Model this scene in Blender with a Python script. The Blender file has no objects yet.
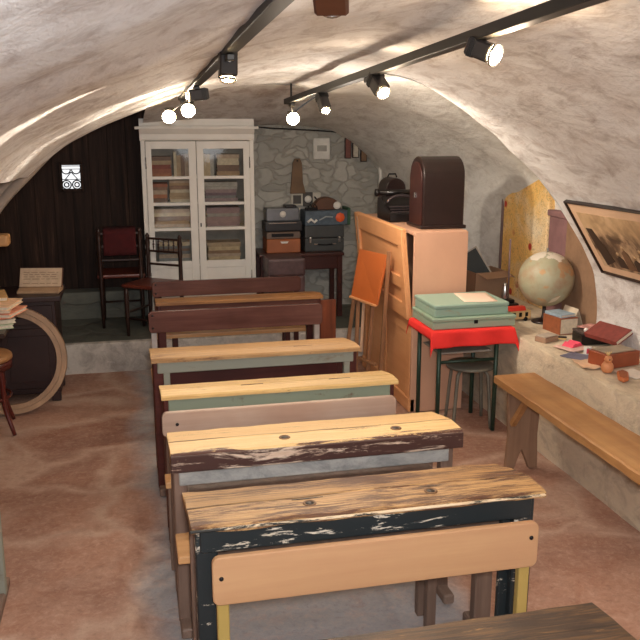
import bpy, bmesh, math, random
from mathutils import Vector, Matrix, noise
random.seed(7)
SC = bpy.context.scene
COL = SC.collection
PI = math.pi
R = math.radians

# ------------------------------------------------------------------ materials
def c(r, g, b):
    f = lambda v: (v/255/12.92 if v/255 <= .04045 else ((v/255+.055)/1.055)**2.4)
    return (f(r), f(g), f(b), 1)

class NT:
    """small helper around a node tree"""
    def __init__(s, name):
        s.m = bpy.data.materials.new(name); s.m.use_nodes = True
        s.t = s.m.node_tree; s.n = s.t.nodes
        s.b = s.n['Principled BSDF']
        s.co = s.n.new('ShaderNodeTexCoord').outputs['Object']
    def L(s, a, b): s.t.links.new(a, b)
    def node(s, typ, **kw):
        nd = s.n.new(typ)
        for k, v in kw.items(): setattr(nd, k, v)
        return nd
    def mapping(s, scale=(1,1,1), loc=(0,0,0), rot=(0,0,0), co=None, rand=True):
        mp = s.n.new('ShaderNodeMapping'); mp.inputs['Scale'].default_value = scale
        mp.inputs['Location'].default_value = loc; mp.inputs['Rotation'].default_value = rot
        src = co or s.co
        if rand:
            oi = s.n.new('ShaderNodeObjectInfo'); ad = s.n.new('ShaderNodeVectorMath'); ad.operation = 'ADD'
            mu = s.n.new('ShaderNodeMath'); mu.operation = 'MULTIPLY'; mu.inputs[1].default_value = 13.7
            s.L(oi.outputs['Random'], mu.inputs[0]); s.L(mu.outputs[0], ad.inputs[1]); s.L(src, ad.inputs[0]); src = ad.outputs[0]
        s.L(src, mp.inputs['Vector']); return mp.outputs[0]
    def noise(s, vec, scale=5, detail=4, rough=.6, dist=0):
        nd = s.n.new('ShaderNodeTexNoise'); nd.inputs['Scale'].default_value = scale
        nd.inputs['Detail'].default_value = detail; nd.inputs['Roughness'].default_value = rough; nd.inputs['Distortion'].default_value = dist
        s.L(vec, nd.inputs['Vector']); return nd.outputs['Fac']
    def noisec(s, vec, scale=5):
        nd = s.n.new('ShaderNodeTexNoise'); nd.inputs['Scale'].default_value = scale; s.L(vec, nd.inputs['Vector']); return nd.outputs['Color']
    def voro(s, vec, scale=3, feature='F1', out='Distance'):
        nd = s.n.new('ShaderNodeTexVoronoi'); nd.feature = feature; nd.inputs['Scale'].default_value = scale
        s.L(vec, nd.inputs['Vector']); return nd.outputs[out]
    def ramp(s, fac, stops):
        nd = s.n.new('ShaderNodeValToRGB'); e = nd.color_ramp.elements
        while len(e) < len(stops): e.new(.5)
        for el, (p, col) in zip(e, stops): el.position = p; el.color = col
        s.L(fac, nd.inputs[0]); return nd.outputs[0]
    def val(s, fac, lo, hi, a=0., b=1.):
        nd = s.n.new('ShaderNodeMapRange'); nd.inputs[1].default_value = lo; nd.inputs[2].default_value = hi
        nd.inputs[3].default_value = a; nd.inputs[4].default_value = b; s.L(fac, nd.inputs[0]); return nd.outputs[0]
    def math(s, op, a, b):
        nd = s.n.new('ShaderNodeMath'); nd.operation = op
        for i, v in enumerate((a, b)):
            if isinstance(v, (int, float)): nd.inputs[i].default_value = v
            else: s.L(v, nd.inputs[i])
        return nd.outputs[0]
    def mix(s, fac, a, b, blend='MIX'):
        nd = s.n.new('ShaderNodeMix'); nd.data_type = 'RGBA'; nd.blend_type = blend
        for i, v in ((0, fac), (6, a), (7, b)):
            if isinstance(v, (int, float, tuple)): nd.inputs[i].default_value = v
            else: s.L(v, nd.inputs[i])
        return nd.outputs[2]
    def sep(s, vec=None):
        nd = s.n.new('ShaderNodeSeparateXYZ'); s.L(vec or s.co, nd.inputs[0]); return nd.outputs
    def bump(s, h, strength=.3, dist=.01):
        nd = s.n.new('ShaderNodeBump'); nd.inputs['Strength'].default_value = strength; nd.inputs['Distance'].default_value = dist
        s.L(h, nd.inputs['Height']); s.L(nd.outputs[0], s.b.inputs['Normal'])
    def done(s, col=None, rough=.6, metal=0, spec=None):
        if col is not None:
            if isinstance(col, tuple): s.b.inputs['Base Color'].default_value = col
            else: s.L(col, s.b.inputs['Base Color'])
        if isinstance(rough, (int, float)): s.b.inputs['Roughness'].default_value = rough
        else: s.L(rough, s.b.inputs['Roughness'])
        s.b.inputs['Metallic'].default_value = metal
        if spec is not None: s.b.inputs['Specular IOR Level'].default_value = spec
        return s.m

_cache = {}
def plain(name, col, rough=.6, metal=0, var=.18, scale=9):
    if name in _cache: return _cache[name]
    t = NT(name)
    n = t.noise(t.mapping(), scale, 4)
    k = tuple(max(0, x*(1-var)) for x in col[:3])+(1,); h = tuple(min(1, x*(1+var)) for x in col[:3])+(1,)
    m = t.done(t.ramp(n, [(.3, k), (.7, h)]), rough, metal)
    _cache[name] = m; return m

def wood(name, a, b, axis='X', rough=.45, s=1., dark=None, bump=.15):
    t = NT(name)
    sc = {'X': (1.6*s, 26*s, 26*s), 'Y': (26*s, 1.6*s, 26*s), 'Z': (26*s, 26*s, 1.6*s)}[axis]
    v = t.mapping(sc)
    n = t.noise(v, 1.0, 5, .65, .3)
    col = t.ramp(n, [(.28, a), (.5, tuple((x+y)/2 for x, y in zip(a, b))), (.72, b)])
    big = t.noise(t.mapping((2, 2, 2)), 1.6, 3)
    col = t.mix(t.val(big, .35, .7, 0, .45), col, dark or tuple(x*.55 for x in a[:3])+(1,))
    t.bump(n, bump, .003)
    return t.done(col, rough)

def worn(name, wa, wb, paint, lo, hi, axis='X', rough=.5, sx=2.2, sy=30, grad=None, pwood=None):
    """bare wood showing through paint. grad=(axis index, from, to, add) pushes paint towards one side"""
    t = NT(name)
    sc = {'X': (sx, sy, sy), 'Y': (sy, sx, sy), 'Z': (sy, sy, sx)}[axis]
    n = t.noise(t.mapping(sc), 1.0, 6, .7, .35)
    base = t.ramp(n, [(.3, wa), (.7, wb)])
    n2 = t.noise(t.mapping(tuple(x*.45+1 for x in sc), (3, 1, 2)), 1.0, 6, .75, .5)
    if grad:
        g = t.val(t.sep()[grad[0]], grad[1], grad[2], 0, grad[3])
        n2 = t.math('ADD', n2, g)
    mask = t.val(n2, lo, hi)
    col = t.mix(mask, base, paint)
    t.bump(n2, .25, .004)
    return t.done(col, rough)

def emis(name, col, k):
    t = NT(name); t.b.inputs['Emission Color'].default_value = col; t.b.inputs['Emission Strength'].default_value = k
    return t.done(col, .4)

M = {}
def board_top(name, a, b_, dirt, lo, hi, gaps, front=.0):
    """worn planked desk top: fine grain, flaked dirt streaks, dark gaps between boards"""
    t = NT(name); X = t.sep()
    g = t.noise(t.mapping((3.0, 110, 30)), 1, 7, .75, .25)
    col = t.ramp(g, [(.3, a), (.68, b_)])
    n = t.noise(t.mapping((5, 64, 30), (3, 2, 1)), 1, 8, .82, .6)
    big = t.noise(t.mapping((3, 7, 3), (1, 5, 2)), 1, 3, .5)
    m = t.math('ADD', n, t.math('MULTIPLY', t.math('SUBTRACT', big, .5), .5))
    if front: m = t.math('ADD', m, t.val(X[1], front, 0, 0, .16))
    col = t.mix(t.val(m, lo, hi), col, t.mix(g, dirt, tuple(min(1, x*1.9) for x in dirt[:3])+(1,)))
    fl = t.noise(t.mapping((9, 50, 30), (7, 2, 8)), 1, 6, .75, .4)
    col = t.mix(t.val(fl, .62, .68, 0, .5), col, tuple(min(1, x*1.12) for x in b_[:3])+(1,))
    for y in gaps:
        d = t.math('ABSOLUTE', t.math('SUBTRACT', t.math('ADD', X[1], t.math('MULTIPLY', t.math('SUBTRACT', big, .5), .012)), y), 0)
        col = t.mix(t.val(d, .001, .004, .8, 0), col, (dirt[0]*.4, dirt[1]*.4, dirt[2]*.4, 1))
    t.bump(t.math('ADD', g, t.math('MULTIPLY', m, .6)), .35, .004)
    return t.done(col, .5)
def mk_plaster(name, a, b, cdark, streak=True):
    t = NT(name)
    v = t.mapping((1, .55, 1), rand=False)
    n1 = t.noise(v, 1.7, 6, .62, .8)
    n2 = t.noise(t.mapping((1, .6, 1), (4, 2, 1), rand=False), 9, 7, .7, .6)
    col = t.ramp(n1, [(.3, b), (.52, a), (.75, tuple(min(1, x*1.1) for x in a[:3])+(1,))])
    col = t.mix(t.val(n2, .46, .72, 0, .85), col, cdark)
    n3 = t.noise(t.mapping((1, .8, 1), (9, 7, 1), rand=False), 22, 5, .6, .4)
    col = t.mix(t.val(n3, .60, .76, 0, .55), col, c(232, 222, 212))
    h = t.math('ADD', t.noise(v, 6, 8, .65, .6), t.math('MULTIPLY', n3, .35))
    fine = t.noise(t.mapping((1.3, .7, 1.3), (2, 8, 3), rand=False), 46, 6, .75, .3)
    col = t.mix(t.val(fine, .56, .74, 0, .35), col, cdark)
    t.bump(t.math('ADD', h, t.math('MULTIPLY', fine, .3)), .6, .03)
    return t.done(col, .85, 0, .25)
M['vault'] = mk_plaster('rough_lime_plaster', c(222, 220, 218), c(204, 197, 193), c(158, 144, 136))
M['vault_back'] = mk_plaster('grey_smooth_plaster', c(236, 234, 228), c(220, 217, 210), c(190, 184, 175))

def mk_floor():
    t = NT('red_flagstones')
    v = t.mapping((1, 1.15, 1), rand=False)
    d = t.noisec(v, 2.1)
    vv = t.node('ShaderNodeVectorMath', operation='SCALE'); t.L(d, vv.inputs[0]); vv.inputs['Scale'].default_value = .55
    ad = t.node('ShaderNodeVectorMath', operation='ADD'); t.L(v, ad.inputs[0]); t.L(vv.outputs[0], ad.inputs[1])
    e = t.voro(ad.outputs[0], 1.35, 'DISTANCE_TO_EDGE')
    cl = t.voro(ad.outputs[0], 1.35, 'F1', 'Color')
    n = t.noise(v, 7, 7, .65, .5); n2 = t.noise(v, 1.3, 4, .55, .3)
    st = t.mix(t.sep(cl)[0], c(150, 102, 82), c(176, 132, 110))
    st = t.mix(t.val(n, .36, .70, 0, .75), st, c(192, 156, 136))
    st = t.mix(t.val(t.noise(v, 24, 5, .7, .4), .55, .75, 0, .4), st, c(104, 76, 66))
    st = t.mix(t.val(n2, .42, .62, 0, .5), st, c(140, 104, 90))
    mort = t.mix(n, c(206, 176, 156), c(178, 146, 128))
    col = t.mix(t.val(t.math('ADD', e, t.math('MULTIPLY', t.math('SUBTRACT', n, .5), .18)), .0, .10, .85, 0), st, mort)
    # the grey cement strip the desks stand on
    X = t.sep(); wob = t.math('MULTIPLY', t.math('SUBTRACT', n2, .5), .5)
    cx = t.math('ABSOLUTE', t.math('SUBTRACT', t.math('ADD', X[0], wob), .63), 0)
    g = t.val(cx, .56, .70, 1, 0)
    g = t.math('MULTIPLY', g, t.val(n, .28, .5, .35, 1))
    col = t.mix(g, col, t.mix(n, c(186, 182, 182), c(150, 145, 145)))
    sp = t.noise(t.mapping((1, 1, 1), (3, 3, 1), rand=False), 38, 6, .75, .5)
    col = t.mix(t.val(sp, .5, .7, 0, .45), col, c(214, 182, 162)); col = t.mix(t.val(sp, .3, .46, .35, 0), col, c(110, 84, 74))
    t.bump(t.math('ADD', t.val(e, 0, .12, 0, .25), n), .5, .02)
    return t.done(col, .7, 0, .3)
M['floor'] = mk_floor()

def mk_stone(name, a, b, mort, scale, z=1.6):
    t = NT(name)
    v = t.mapping((1, 1, z), rand=False)
    d = t.noisec(v, 3.5)
    vv = t.node('ShaderNodeVectorMath', operation='SCALE'); t.L(d, vv.inputs[0]); vv.inputs['Scale'].default_value = .5
    ad = t.node('ShaderNodeVectorMath', operation='ADD'); t.L(v, ad.inputs[0]); t.L(vv.outputs[0], ad.inputs[1])
    e = t.voro(ad.outputs[0], scale, 'DISTANCE_TO_EDGE'); cl = t.voro(ad.outputs[0], scale, 'F1', 'Color')
    n = t.noise(v, 14, 7, .7, .4)
    st = t.mix(t.sep(cl)[0], a, b)
    st = t.mix(t.val(n, .45, .75, 0, .5), st, tuple(x*.6 for x in b[:3])+(1,))
    col = t.mix(t.val(t.math('ADD', e, t.math('MULTIPLY', t.math('SUBTRACT', n, .5), .28)), .0, .13, .9, 0), st, t.mix(n, mort, tuple(x*.7 for x in mort[:3])+(1,)))
    t.bump(t.math('ADD', t.val(e, 0, .1), t.math('MULTIPLY', n, .8)), .5, .02)
    return t.done(col, .85, 0, .2)
M['stone'] = mk_stone('grey_rubble_stone', c(156, 155, 148), c(190, 187, 178), c(172, 168, 158), 6.0)
M['darkstone'] = mk_stone('dark_greenish_stone', c(92, 94, 86), c(118, 118, 108), c(106, 104, 96), 1.6, 3)
M['ledge'] = mk_plaster('cream_plastered_ledge', c(222, 206, 180), c(196, 180, 158), c(160, 142, 122))
M['step'] = mk_plaster('pale_step_stone', c(206, 198, 188), c(176, 168, 160), c(140, 132, 124))

def mk_darkwood():
    t = NT('dark_plank_wall'); X = t.sep()
    fr = t.math('FRACT', t.math('MULTIPLY', X[0], 6.5), 0)
    n = t.noise(t.mapping((24, 24, 1.3), rand=False), 1, 6, .7, .4)
    col = t.ramp(n, [(.3, c(28, 18, 14)), (.58, c(56, 38, 29)), (.8, c(98, 70, 54))])
    line = t.val(t.math('ABSOLUTE', t.math('SUBTRACT', fr, .5), 0), .48, .5)
    col = t.mix(line, col, c(14, 9, 8))
    n3 = t.noise(t.mapping((55, 55, 2.6), (5, 5, 1), rand=False), 1, 4, .6)
    col = t.mix(t.val(n3, .69, .8, 0, .5), col, c(130, 106, 88))
    t.bump(t.math('SUBTRACT', n, line), .4, .008)
    return t.done(col, .65, 0, .2)
M['darkwall'] = mk_darkwood()

def mk_wallpaper():
    t = NT('yellow_floral_wallpaper'); 
    v = t.mapping((1, 1, 1), rand=False)
    n = t.noise(v, 2.4, 5, .6, .4)
    base = t.ramp(n, [(.3, c(246, 188, 100)), (.5, c(252, 206, 124)), (.7, c(252, 232, 196))])
    vn = t.noise(v, 17, 3, .6, 2.2)
    stems = t.val(t.math('ABSOLUTE', t.math('SUBTRACT', vn, .52), 0), 0, .022, 1, 0)
    base = t.mix(t.math('MULTIPLY', stems, .8), base, c(138, 110, 60))
    fl = t.voro(v, 7.5, 'F1', 'Distance'); mask = t.val(fl, .16, .24, 1, 0)
    base = t.mix(t.math('MULTIPLY', mask, t.val(t.noise(v, 3.2, 2), .46, .56)), base, c(196, 62, 44))
    return t.done(base, .8)
M['wallpaper'] = mk_wallpaper()

M['purple'] = plain('faded_purple_plaster', c(146, 108, 108), .85)
M['brownpl'] = plain('brown_plaster', c(150, 118, 92), .9)
M['pipe'] = plain('dark_red_pipe', c(120, 98, 96), .6)
M['white'] = plain('white_painted_wood', c(226, 222, 214), .5, 0, .05, 6)
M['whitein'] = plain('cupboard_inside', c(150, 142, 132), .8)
t = NT('thin_window_glass')
_tr = t.node('ShaderNodeBsdfTransparent'); _gl = t.node('ShaderNodeBsdfGlossy'); _gl.inputs['Roughness'].default_value = .05
_tr.inputs[0].default_value = (.93, .95, .95, 1)
_fr = t.node('ShaderNodeFresnel'); _fr.inputs[0].default_value = 1.45; _mx = t.node('ShaderNodeMixShader')
t.L(_fr.outputs[0], _mx.inputs[0]); t.L(_tr.outputs[0], _mx.inputs[1]); t.L(_gl.outputs[0], _mx.inputs[2])
t.L(_mx.outputs[0], t.n['Material Output'].inputs[0]); M['glass'] = t.m
M['iron'] = plain('dark_iron', c(30, 28, 30), .45, .6)
M['blackbox'] = plain('black_lamp_metal', c(38, 34, 33), .5, .3)
M['trackm'] = plain('black_track_metal', c(17, 15, 14), .5, .2)
M['chrome'] = plain('worn_chrome', c(190, 190, 188), .25, .9)
M['copper'] = plain('copper_brown_metal', c(78, 42, 26), .5, .3)
M['bulb'] = emis('warm_lamp_glow', (1, .72, .36, 1), 60)
M['bulb_dim'] = emis('warm_lamp_glow_side', (1, .8, .5, 1), 16)
M['daylight'] = emis('daylight_pane', (.95, .97, 1, 1), .95)

# ------------------------------------------------------------------ mesh builder
class MB:
    def __init__(s): s.bm = bmesh.new(); s.mi = 0
    def _mark(s, faces):
        for f in faces: f.material_index = s.mi
    def box(s, x0, x1, y0, y1, z0, z1, bev=.003, seg=1, mat=None):
        bm = bmesh.new()
        vs = [bm.verts.new((x, y, z)) for x in (x0, x1) for y in (y0, y1) for z in (z0, z1)]
        for q in ((0,1,3,2), (4,6,7,5), (0,4,5,1), (2,3,7,6), (0,2,6,4), (1,5,7,3)): bm.faces.new([vs[i] for i in q])
        if bev:
            bev = min(bev, .45*min(abs(x1-x0), abs(y1-y0), abs(z1-z0)))
            bmesh.ops.bevel(bm, geom=bm.edges[:]+bm.verts[:], offset=bev, segments=seg, affect='EDGES', profile=.6)
        s.join(bm, mat); return s
    def join(s, bm, mat=None):
        if mat is not None: bmesh.ops.transform(bm, matrix=mat, verts=bm.verts[:])
        for f in bm.faces: f.material_index = s.mi
        me = bpy.data.meshes.new('tmp'); bm.to_mesh(me); bm.free()
        s.bm.from_mesh(me); bpy.data.meshes.remove(me)
    def bar(s, p, q, w, h, up=(0,0,1), bev=.002):
        p, q = Vector(p), Vector(q); z = (q-p); L = z.length; z.normalize()
        u = Vector(up); 
        if abs(z.dot(u)) > .98: u = Vector((0, 1, 0))
        x = u.cross(z).normalized(); y = z.cross(x)
        m = Matrix((x, y, z)).transposed().to_4x4(); m.translation = p
        return s.box(-w/2, w/2, -h/2, h/2, 0, L, bev, 1, m)
    def prism(s, pts, a, b, axis='X', bev=.0):
        """pts: closed outline in the two other axes, extruded from a to b along axis"""
        f = {'X': lambda k, u, v: (k, u, v), 'Y': lambda k, u, v: (u, k, v), 'Z': lambda k, u, v: (u, v, k)}[axis]
        bm = bmesh.new()
        A = [bm.verts.new(f(a, *p)) for p in pts]; B = [bm.verts.new(f(b, *p)) for p in pts]
        n = len(pts); bm.faces.new(A); bm.faces.new(B[::-1])
        for i in range(n): bm.faces.new([A[i], B[i], B[(i+1) % n], A[(i+1) % n]][::-1])
        bmesh.ops.recalc_face_normals(bm, faces=bm.faces[:])
        if bev: bmesh.ops.bevel(bm, geom=bm.edges[:]+bm.verts[:], offset=bev, segments=1, affect='EDGES')
        s.join(bm); return s
    def lathe(s, prof, n=20, o=(0,0,0), axis=(0,0,1), ang=2*PI):
        bm = bmesh.new(); ax = Vector(axis).normalized(); q = Vector((0,0,1)).rotation_difference(ax).to_matrix().to_4x4(); q.translation = Vector(o)
        rings = []
        for r, z in prof:
            if r < 1e-6: rings.append([bm.verts.new((0, 0, z))])
            else: rings.append([bm.verts.new((r*math.cos(2*PI*i/n), r*math.sin(2*PI*i/n), z)) for i in range(n)])
        for A, B in zip(rings, rings[1:]):
            for i in range(n):
                j = (i+1) % n
                vs = [A[i % len(A)], A[j % len(A)], B[j % len(B)], B[i % len(B)]]
                vs = list(dict.fromkeys(vs))
                if len(vs) > 2: bm.faces.new(vs)
        for g in (rings[0], rings[-1]):
            if len(g) > 2: 
                try: bm.faces.new(g)
                except ValueError: pass
        bmesh.ops.recalc_face_normals(bm, faces=bm.faces[:])
        for f in bm.faces: f.smooth = len(f.verts) <= 4
        s.join(bm, q); return s
    def tube(s, pts, r, n=8, closed=False):
        P = [Vector(p) for p in pts]; bm = bmesh.new(); rings = []
        N = len(P)
        rr = r if isinstance(r, (list, tuple)) else [r]*N
        up = None
        for i, p in enumerate(P):
            a = P[(i-1) % N] if (i or closed) else p; b = P[(i+1) % N] if (i < N-1 or closed) else p
            d = (b-a).normalized()
            if up is None: up = Vector((0,0,1)) if abs(d.z) < .9 else Vector((0,1,0))
            x = up.cross(d)
            if x.length < 1e-4: x = Vector((1,0,0)).cross(d)
            x.normalize(); y = d.cross(x); up = y
            rings.append([bm.verts.new(p+(x*math.cos(2*PI*k/n)+y*math.sin(2*PI*k/n))*rr[i]) for k in range(n)])
        pairs = list(zip(rings, rings[1:]))+([(rings[-1], rings[0])] if closed else [])
        for A, B in pairs:
            for k in range(n): bm.faces.new([A[k], A[(k+1) % n], B[(k+1) % n], B[k]]).smooth = True
        if not closed: bm.faces.new(rings[0]); bm.faces.new(rings[-1])
        bmesh.ops.recalc_face_normals(bm, faces=bm.faces[:])
        s.join(bm); return s
    def grid(s, rows, smooth=True, close=False):
        bm = bmesh.new(); V = [[bm.verts.new(p) for p in r] for r in rows]
        for A, B in zip(V, V[1:]):
            for i in range(len(A)-1): bm.faces.new([A[i], A[i+1], B[i+1], B[i]]).smooth = smooth
        bmesh.ops.recalc_face_normals(bm, faces=bm.faces[:])
        s.join(bm); return s
    def build(s, name, mats, parent=None, loc=None):
        me = bpy.data.meshes.new(name); s.bm.to_mesh(me); s.bm.free()
        for m in (mats if isinstance(mats, (list, tuple)) else [mats]): me.materials.append(m)
        o = bpy.data.objects.new(name, me); COL.objects.link(o)
        if parent: o.parent = parent
        if loc: o.location = loc
        return o

def tag(o, label, cat, group=None):
    o['label'] = label; o['category'] = cat
    if group: o['group'] = group
    return o
def thing(name, label, cat, loc=(0,0,0), rz=0, group=None, rot=None):
    o = bpy.data.objects.new(name, None); COL.objects.link(o); o.location = loc; o.empty_display_size = .1
    o.rotation_euler = rot or (0, 0, R(rz)); return tag(o, label, cat, group)
def struct(o): o['kind'] = 'structure'; return o
def interp(tab, x):
    if x <= tab[0][0]: return tab[0][1]
    for (a, b), (p, q) in zip(tab, tab[1:]):
        if x <= p: return b+(q-b)*(x-a)/(p-a)
    return tab[-1][1]
def smoothtab(pts, n):
    """Catmull-Rom through points -> n samples"""
    P = [Vector(p) for p in pts]; P = [P[0]*2-P[1]]+P+[P[-1]*2-P[-2]]; out = []
    m = len(pts)-1
    for k in range(n):
        u = k/(n-1)*m; i = min(int(u), m-1); t = u-i
        a, b, cc, d = P[i:i+4]
        out.append(.5*((2*b)+(cc-a)*t+(2*a-5*b+4*cc-d)*t*t+(3*b-a-3*cc+d)*t**3))
    return out

# ------------------------------------------------------------------ the room shell
BACKZ = .22; STEPY = 6.34
def floor_mesh():
    b = MB(); rows = []
    for j in range(60):
        y = -2.5+(STEPY+.1+2.5)*j/59
        rows.append([(x, y, .010*noise.noise((x*2.2, y*2.2, 0))-.006) for x in [-1.75+4.2*i/50 for i in range(51)]])
    b.grid(rows); return b
struct(floor_mesh().build('floor', M['floor']))
b = MB(); b.box(-1.75, 2.9, STEPY+.03, 7.6, -.1, BACKZ, .01); struct(b.build('floor', M['darkstone']))
b = MB(); b.box(-1.75, 2.5, STEPY-.02, STEPY+.05, -.05, BACKZ+.005, .012, 2); struct(b.build('trim_1', M['step']))
b = MB(); b.box(-1.75, 1.0, 7.22, 7.5, .2, .45, .02, 2); struct(b.build('trim_2', M['darkstone']))

# vault cross-section (x, z) at y = 4.6; the crown falls slightly towards the back
PROF = smoothtab([(-.60, 1.56), (-.40, 1.735), (-.21, 1.835), (0, 1.925), (.33, 2.045), (.65, 2.11), (.95, 2.135), (1.25, 2.11), (1.54, 2.05), (1.78, 1.92),
                  (2.02, 1.76), (2.3, 1.50), (2.52, 1.22), (2.64, 1.03), (2.69, .82), (2.70, .58)], 110)
SLOPE = .034; YE = 5.6; YG = 4.35
def vz(p, y):
    k = max(0, min(1, (p.y-.8)/.8)); return p.y+SLOPE*(4.6-y)*k
def bump(x, y, z, a=.014):
    return a*(noise.noise((x*2.6, y*1.8, z*2.6))+.5*noise.noise((x*7, y*5, z*7)))
def vault_rows(pts, y0, y1, n, fade=True):
    rows = []
    for j in range(n):
        y = y0+(y1-y0)*j/(n-1); row = []
        for i, p in enumerate(pts):
            z = vz(p, y); q = pts[min(i+1, len(pts)-1)]-pts[max(i-1, 0)]; nn = Vector((-q.y, q.x)).normalized()
            d = bump(p.x, y, z)
            row.append((p.x+nn.x*d, y, z+nn.y*d))
        rows.append(row)
    return rows
near_all = PROF
left = [p for p in PROF if p.x <= 1.36]; right = [p for p in PROF if p.x >= left[-1].x-1e-6]
b = MB()
b.grid(vault_rows(left, -2.5, YE, 110))
b.grid(vault_rows(right, -2.5, YG, 96))
struct(b.build('ceiling', M['vault']))
# thick lip of the left arch end, going back to the dark recess
b = MB(); rows = []
for y in (YE, YE+.12, YE+.5):
    rows.append([(p.x-(.0 if y == YE else .05), y, vz(p, YE)+(0 if y == YE else .10 if y < YE+.2 else .25)) for p in left if p.x < .5])
b.grid(rows); struct(b.build('ceiling', M['vault']))
# the recess on the right and the ceiling running down to the back wall
x0 = left[-1].x
def sect(y):
    A = [(x0, vz(left[-1], YG)), (1.7, 2.11), (2.15, 2.06), (2.5, 1.95), (2.74, 1.78), (2.83, 1.55), (2.84, 1.1), (2.84, .45)]
    B = [(x0, vz(left[-1], YE)-.01), (1.62, 2.03), (1.95, 1.93), (2.3, 1.78), (2.58, 1.6), (2.74, 1.38), (2.8, .95), (2.8, .45)]
    Cc = [(x0-.1, 1.84), (1.55, 1.83), (1.82, 1.77), (2.05, 1.61), (2.22, 1.43), (2.32, 1.28), (2.42, .95), (2.46, .2)]
    t = (y-YG)/(YE-YG) if y < YE else (y-YE)/(7.3-YE)
    P, Q = (A, B) if y < YE else (B, Cc)
    t = t*t*(3-2*t) if y >= YE else t
    return [Vector((a[0]*(1-t)+q[0]*t, a[1]*(1-t)+q[1]*t)) for a, q in zip(P, Q)]
rows = []
for j in range(60):
    y = YG+(7.34-YG)*j/59
    pts = smoothtab(sect(min(y, 7.3)), 50)
    rows.append([(p.x+.4*bump(p.x, y, p.y), y, p.y+.4*bump(p.x+5, y, p.y)) for p in pts])
b = MB(); b.grid(rows)
# face closing the step between the two vaults (seen only from the back of the room)
pr_ = [p for p in right]; q_ = smoothtab(sect(YG), len(pr_))
b.grid([[(p.x, YG, vz(p, YG)) for p in pr_], [(q.x, YG+.02, q.y) for q in q_]])
struct(b.build('ceiling', M['vault_back']))
# middle soffit falling to the stone wall
rows = []
for j in range(24):
    t = j/23; y = YE+(7.34-YE)*t; s_ = t*t*(3-2*t)
    row = []
    for p in [q for q in left if q.x > .1]:
        z = vz(p, YE); zb = 1.84
        xx = p.x-(.1*s_ if p.x > 1.3 else 0)
        row.append((xx, y, z*(1-s_)+zb*s_+.5*bump(p.x, y, z)))
    rows.append(row)
b = MB(); b.grid(rows); struct(b.build('ceiling', M['vault']))

b = MB(); rows = []
for j in range(30):
    z = .1+1.85*j/29
    rows.append([(x, 7.3-.03*abs(noise.noise((x*5, 1, z*6))), z) for x in [.95+1.65*i/40 for i in range(41)]])
b.grid(rows); struct(b.build('wall_back', M['stone']))
b = MB(); b.box(-1.75, 1.02, 7.4, 7.5, .2, 2.4, 0)
struct(b.build('wall_back', M['darkwall']))
b = MB(); b.box(-1.8, -1.7, -2.5, 7.5, -.1, 2.4, 0); struct(b.build('wall_left', M['brownpl']))
b = MB(); b.box(-1.75, -.62, -2.5, YE, 1.72, 1.8, 0); struct(b.build('ceiling', M['vault']))
b = MB(); b.box(-1.8, 3.0, -2.6, -2.5, -.1, 2.6, 0); struct(b.build('wall_front', M['brownpl']))
# masonry ledge along the right wall
b = MB(); rows = []
prof = [(2.25, -.05), (2.245, .3), (2.25, .57), (2.262, .592), (2.28, .6), (2.5, .602), (2.9, .6)]
for j in range(90):
    y = -2.5+(5.95+2.5)*j/89
    pp = smoothtab(prof, 34)
    rows.append([(p.x+.012*noise.noise((y*3, p.y*4, p.x)), y, p.y+(.006*noise.noise((y*4, p.x*5, 2)) if p.x > 2.27 else 0)) for p in pp])
b.grid(rows)
b.grid([[(2.25, 5.95, -.05), (2.9, 5.95, -.05)], [(2.25, 5.95, .6), (2.9, 5.95, .6)]])
struct(b.build('wall_right', M['ledge']))
# papered pillar and plaster strips in the recess
b = MB(); b.box(2.745, 2.86, 5.12, 5.80, .6, 1.72, .012, 2); struct(b.build('trim_3', M['wallpaper']))
b = MB(); b.box(2.755, 2.86, 4.86, 5.11, .6, 1.25, .006); b.box(2.74, 2.86, 4.84, 5.12, 1.25, 1.29, .006); struct(b.build('trim_4', M['purple']))
b = MB(); b.box(2.735, 2.86, 4.36, 4.85, .6, 1.6, .02, 2); struct(b.build('trim_5', M['brownpl']))
b = MB(); b.box(2.74, 2.80, 5.81, 5.835, .6, 1.70, .006); struct(b.build('trim_6', M['pipe']))
# two ribs carrying the left arch down
M['rib'] = plain('grey_limewashed_rib', c(150, 136, 124), .8)
for k, off in enumerate((0, .09)):
    pts = [(-.47-off*1.15, 5.5-off*.2, 1.685+.0*off), (-.60-off*.85, 5.5, 1.555), (-.78-off*.6, 5.5, 1.37+off*.1), (-.93-off*.4, 5.5, 1.15), (-1.02-off*.4, 5.5, .9)]
    P = smoothtab(pts, 18)
    b = MB(); b.tube(P, .036, 8); struct(b.build('trim_7', M['rib']))

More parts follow.
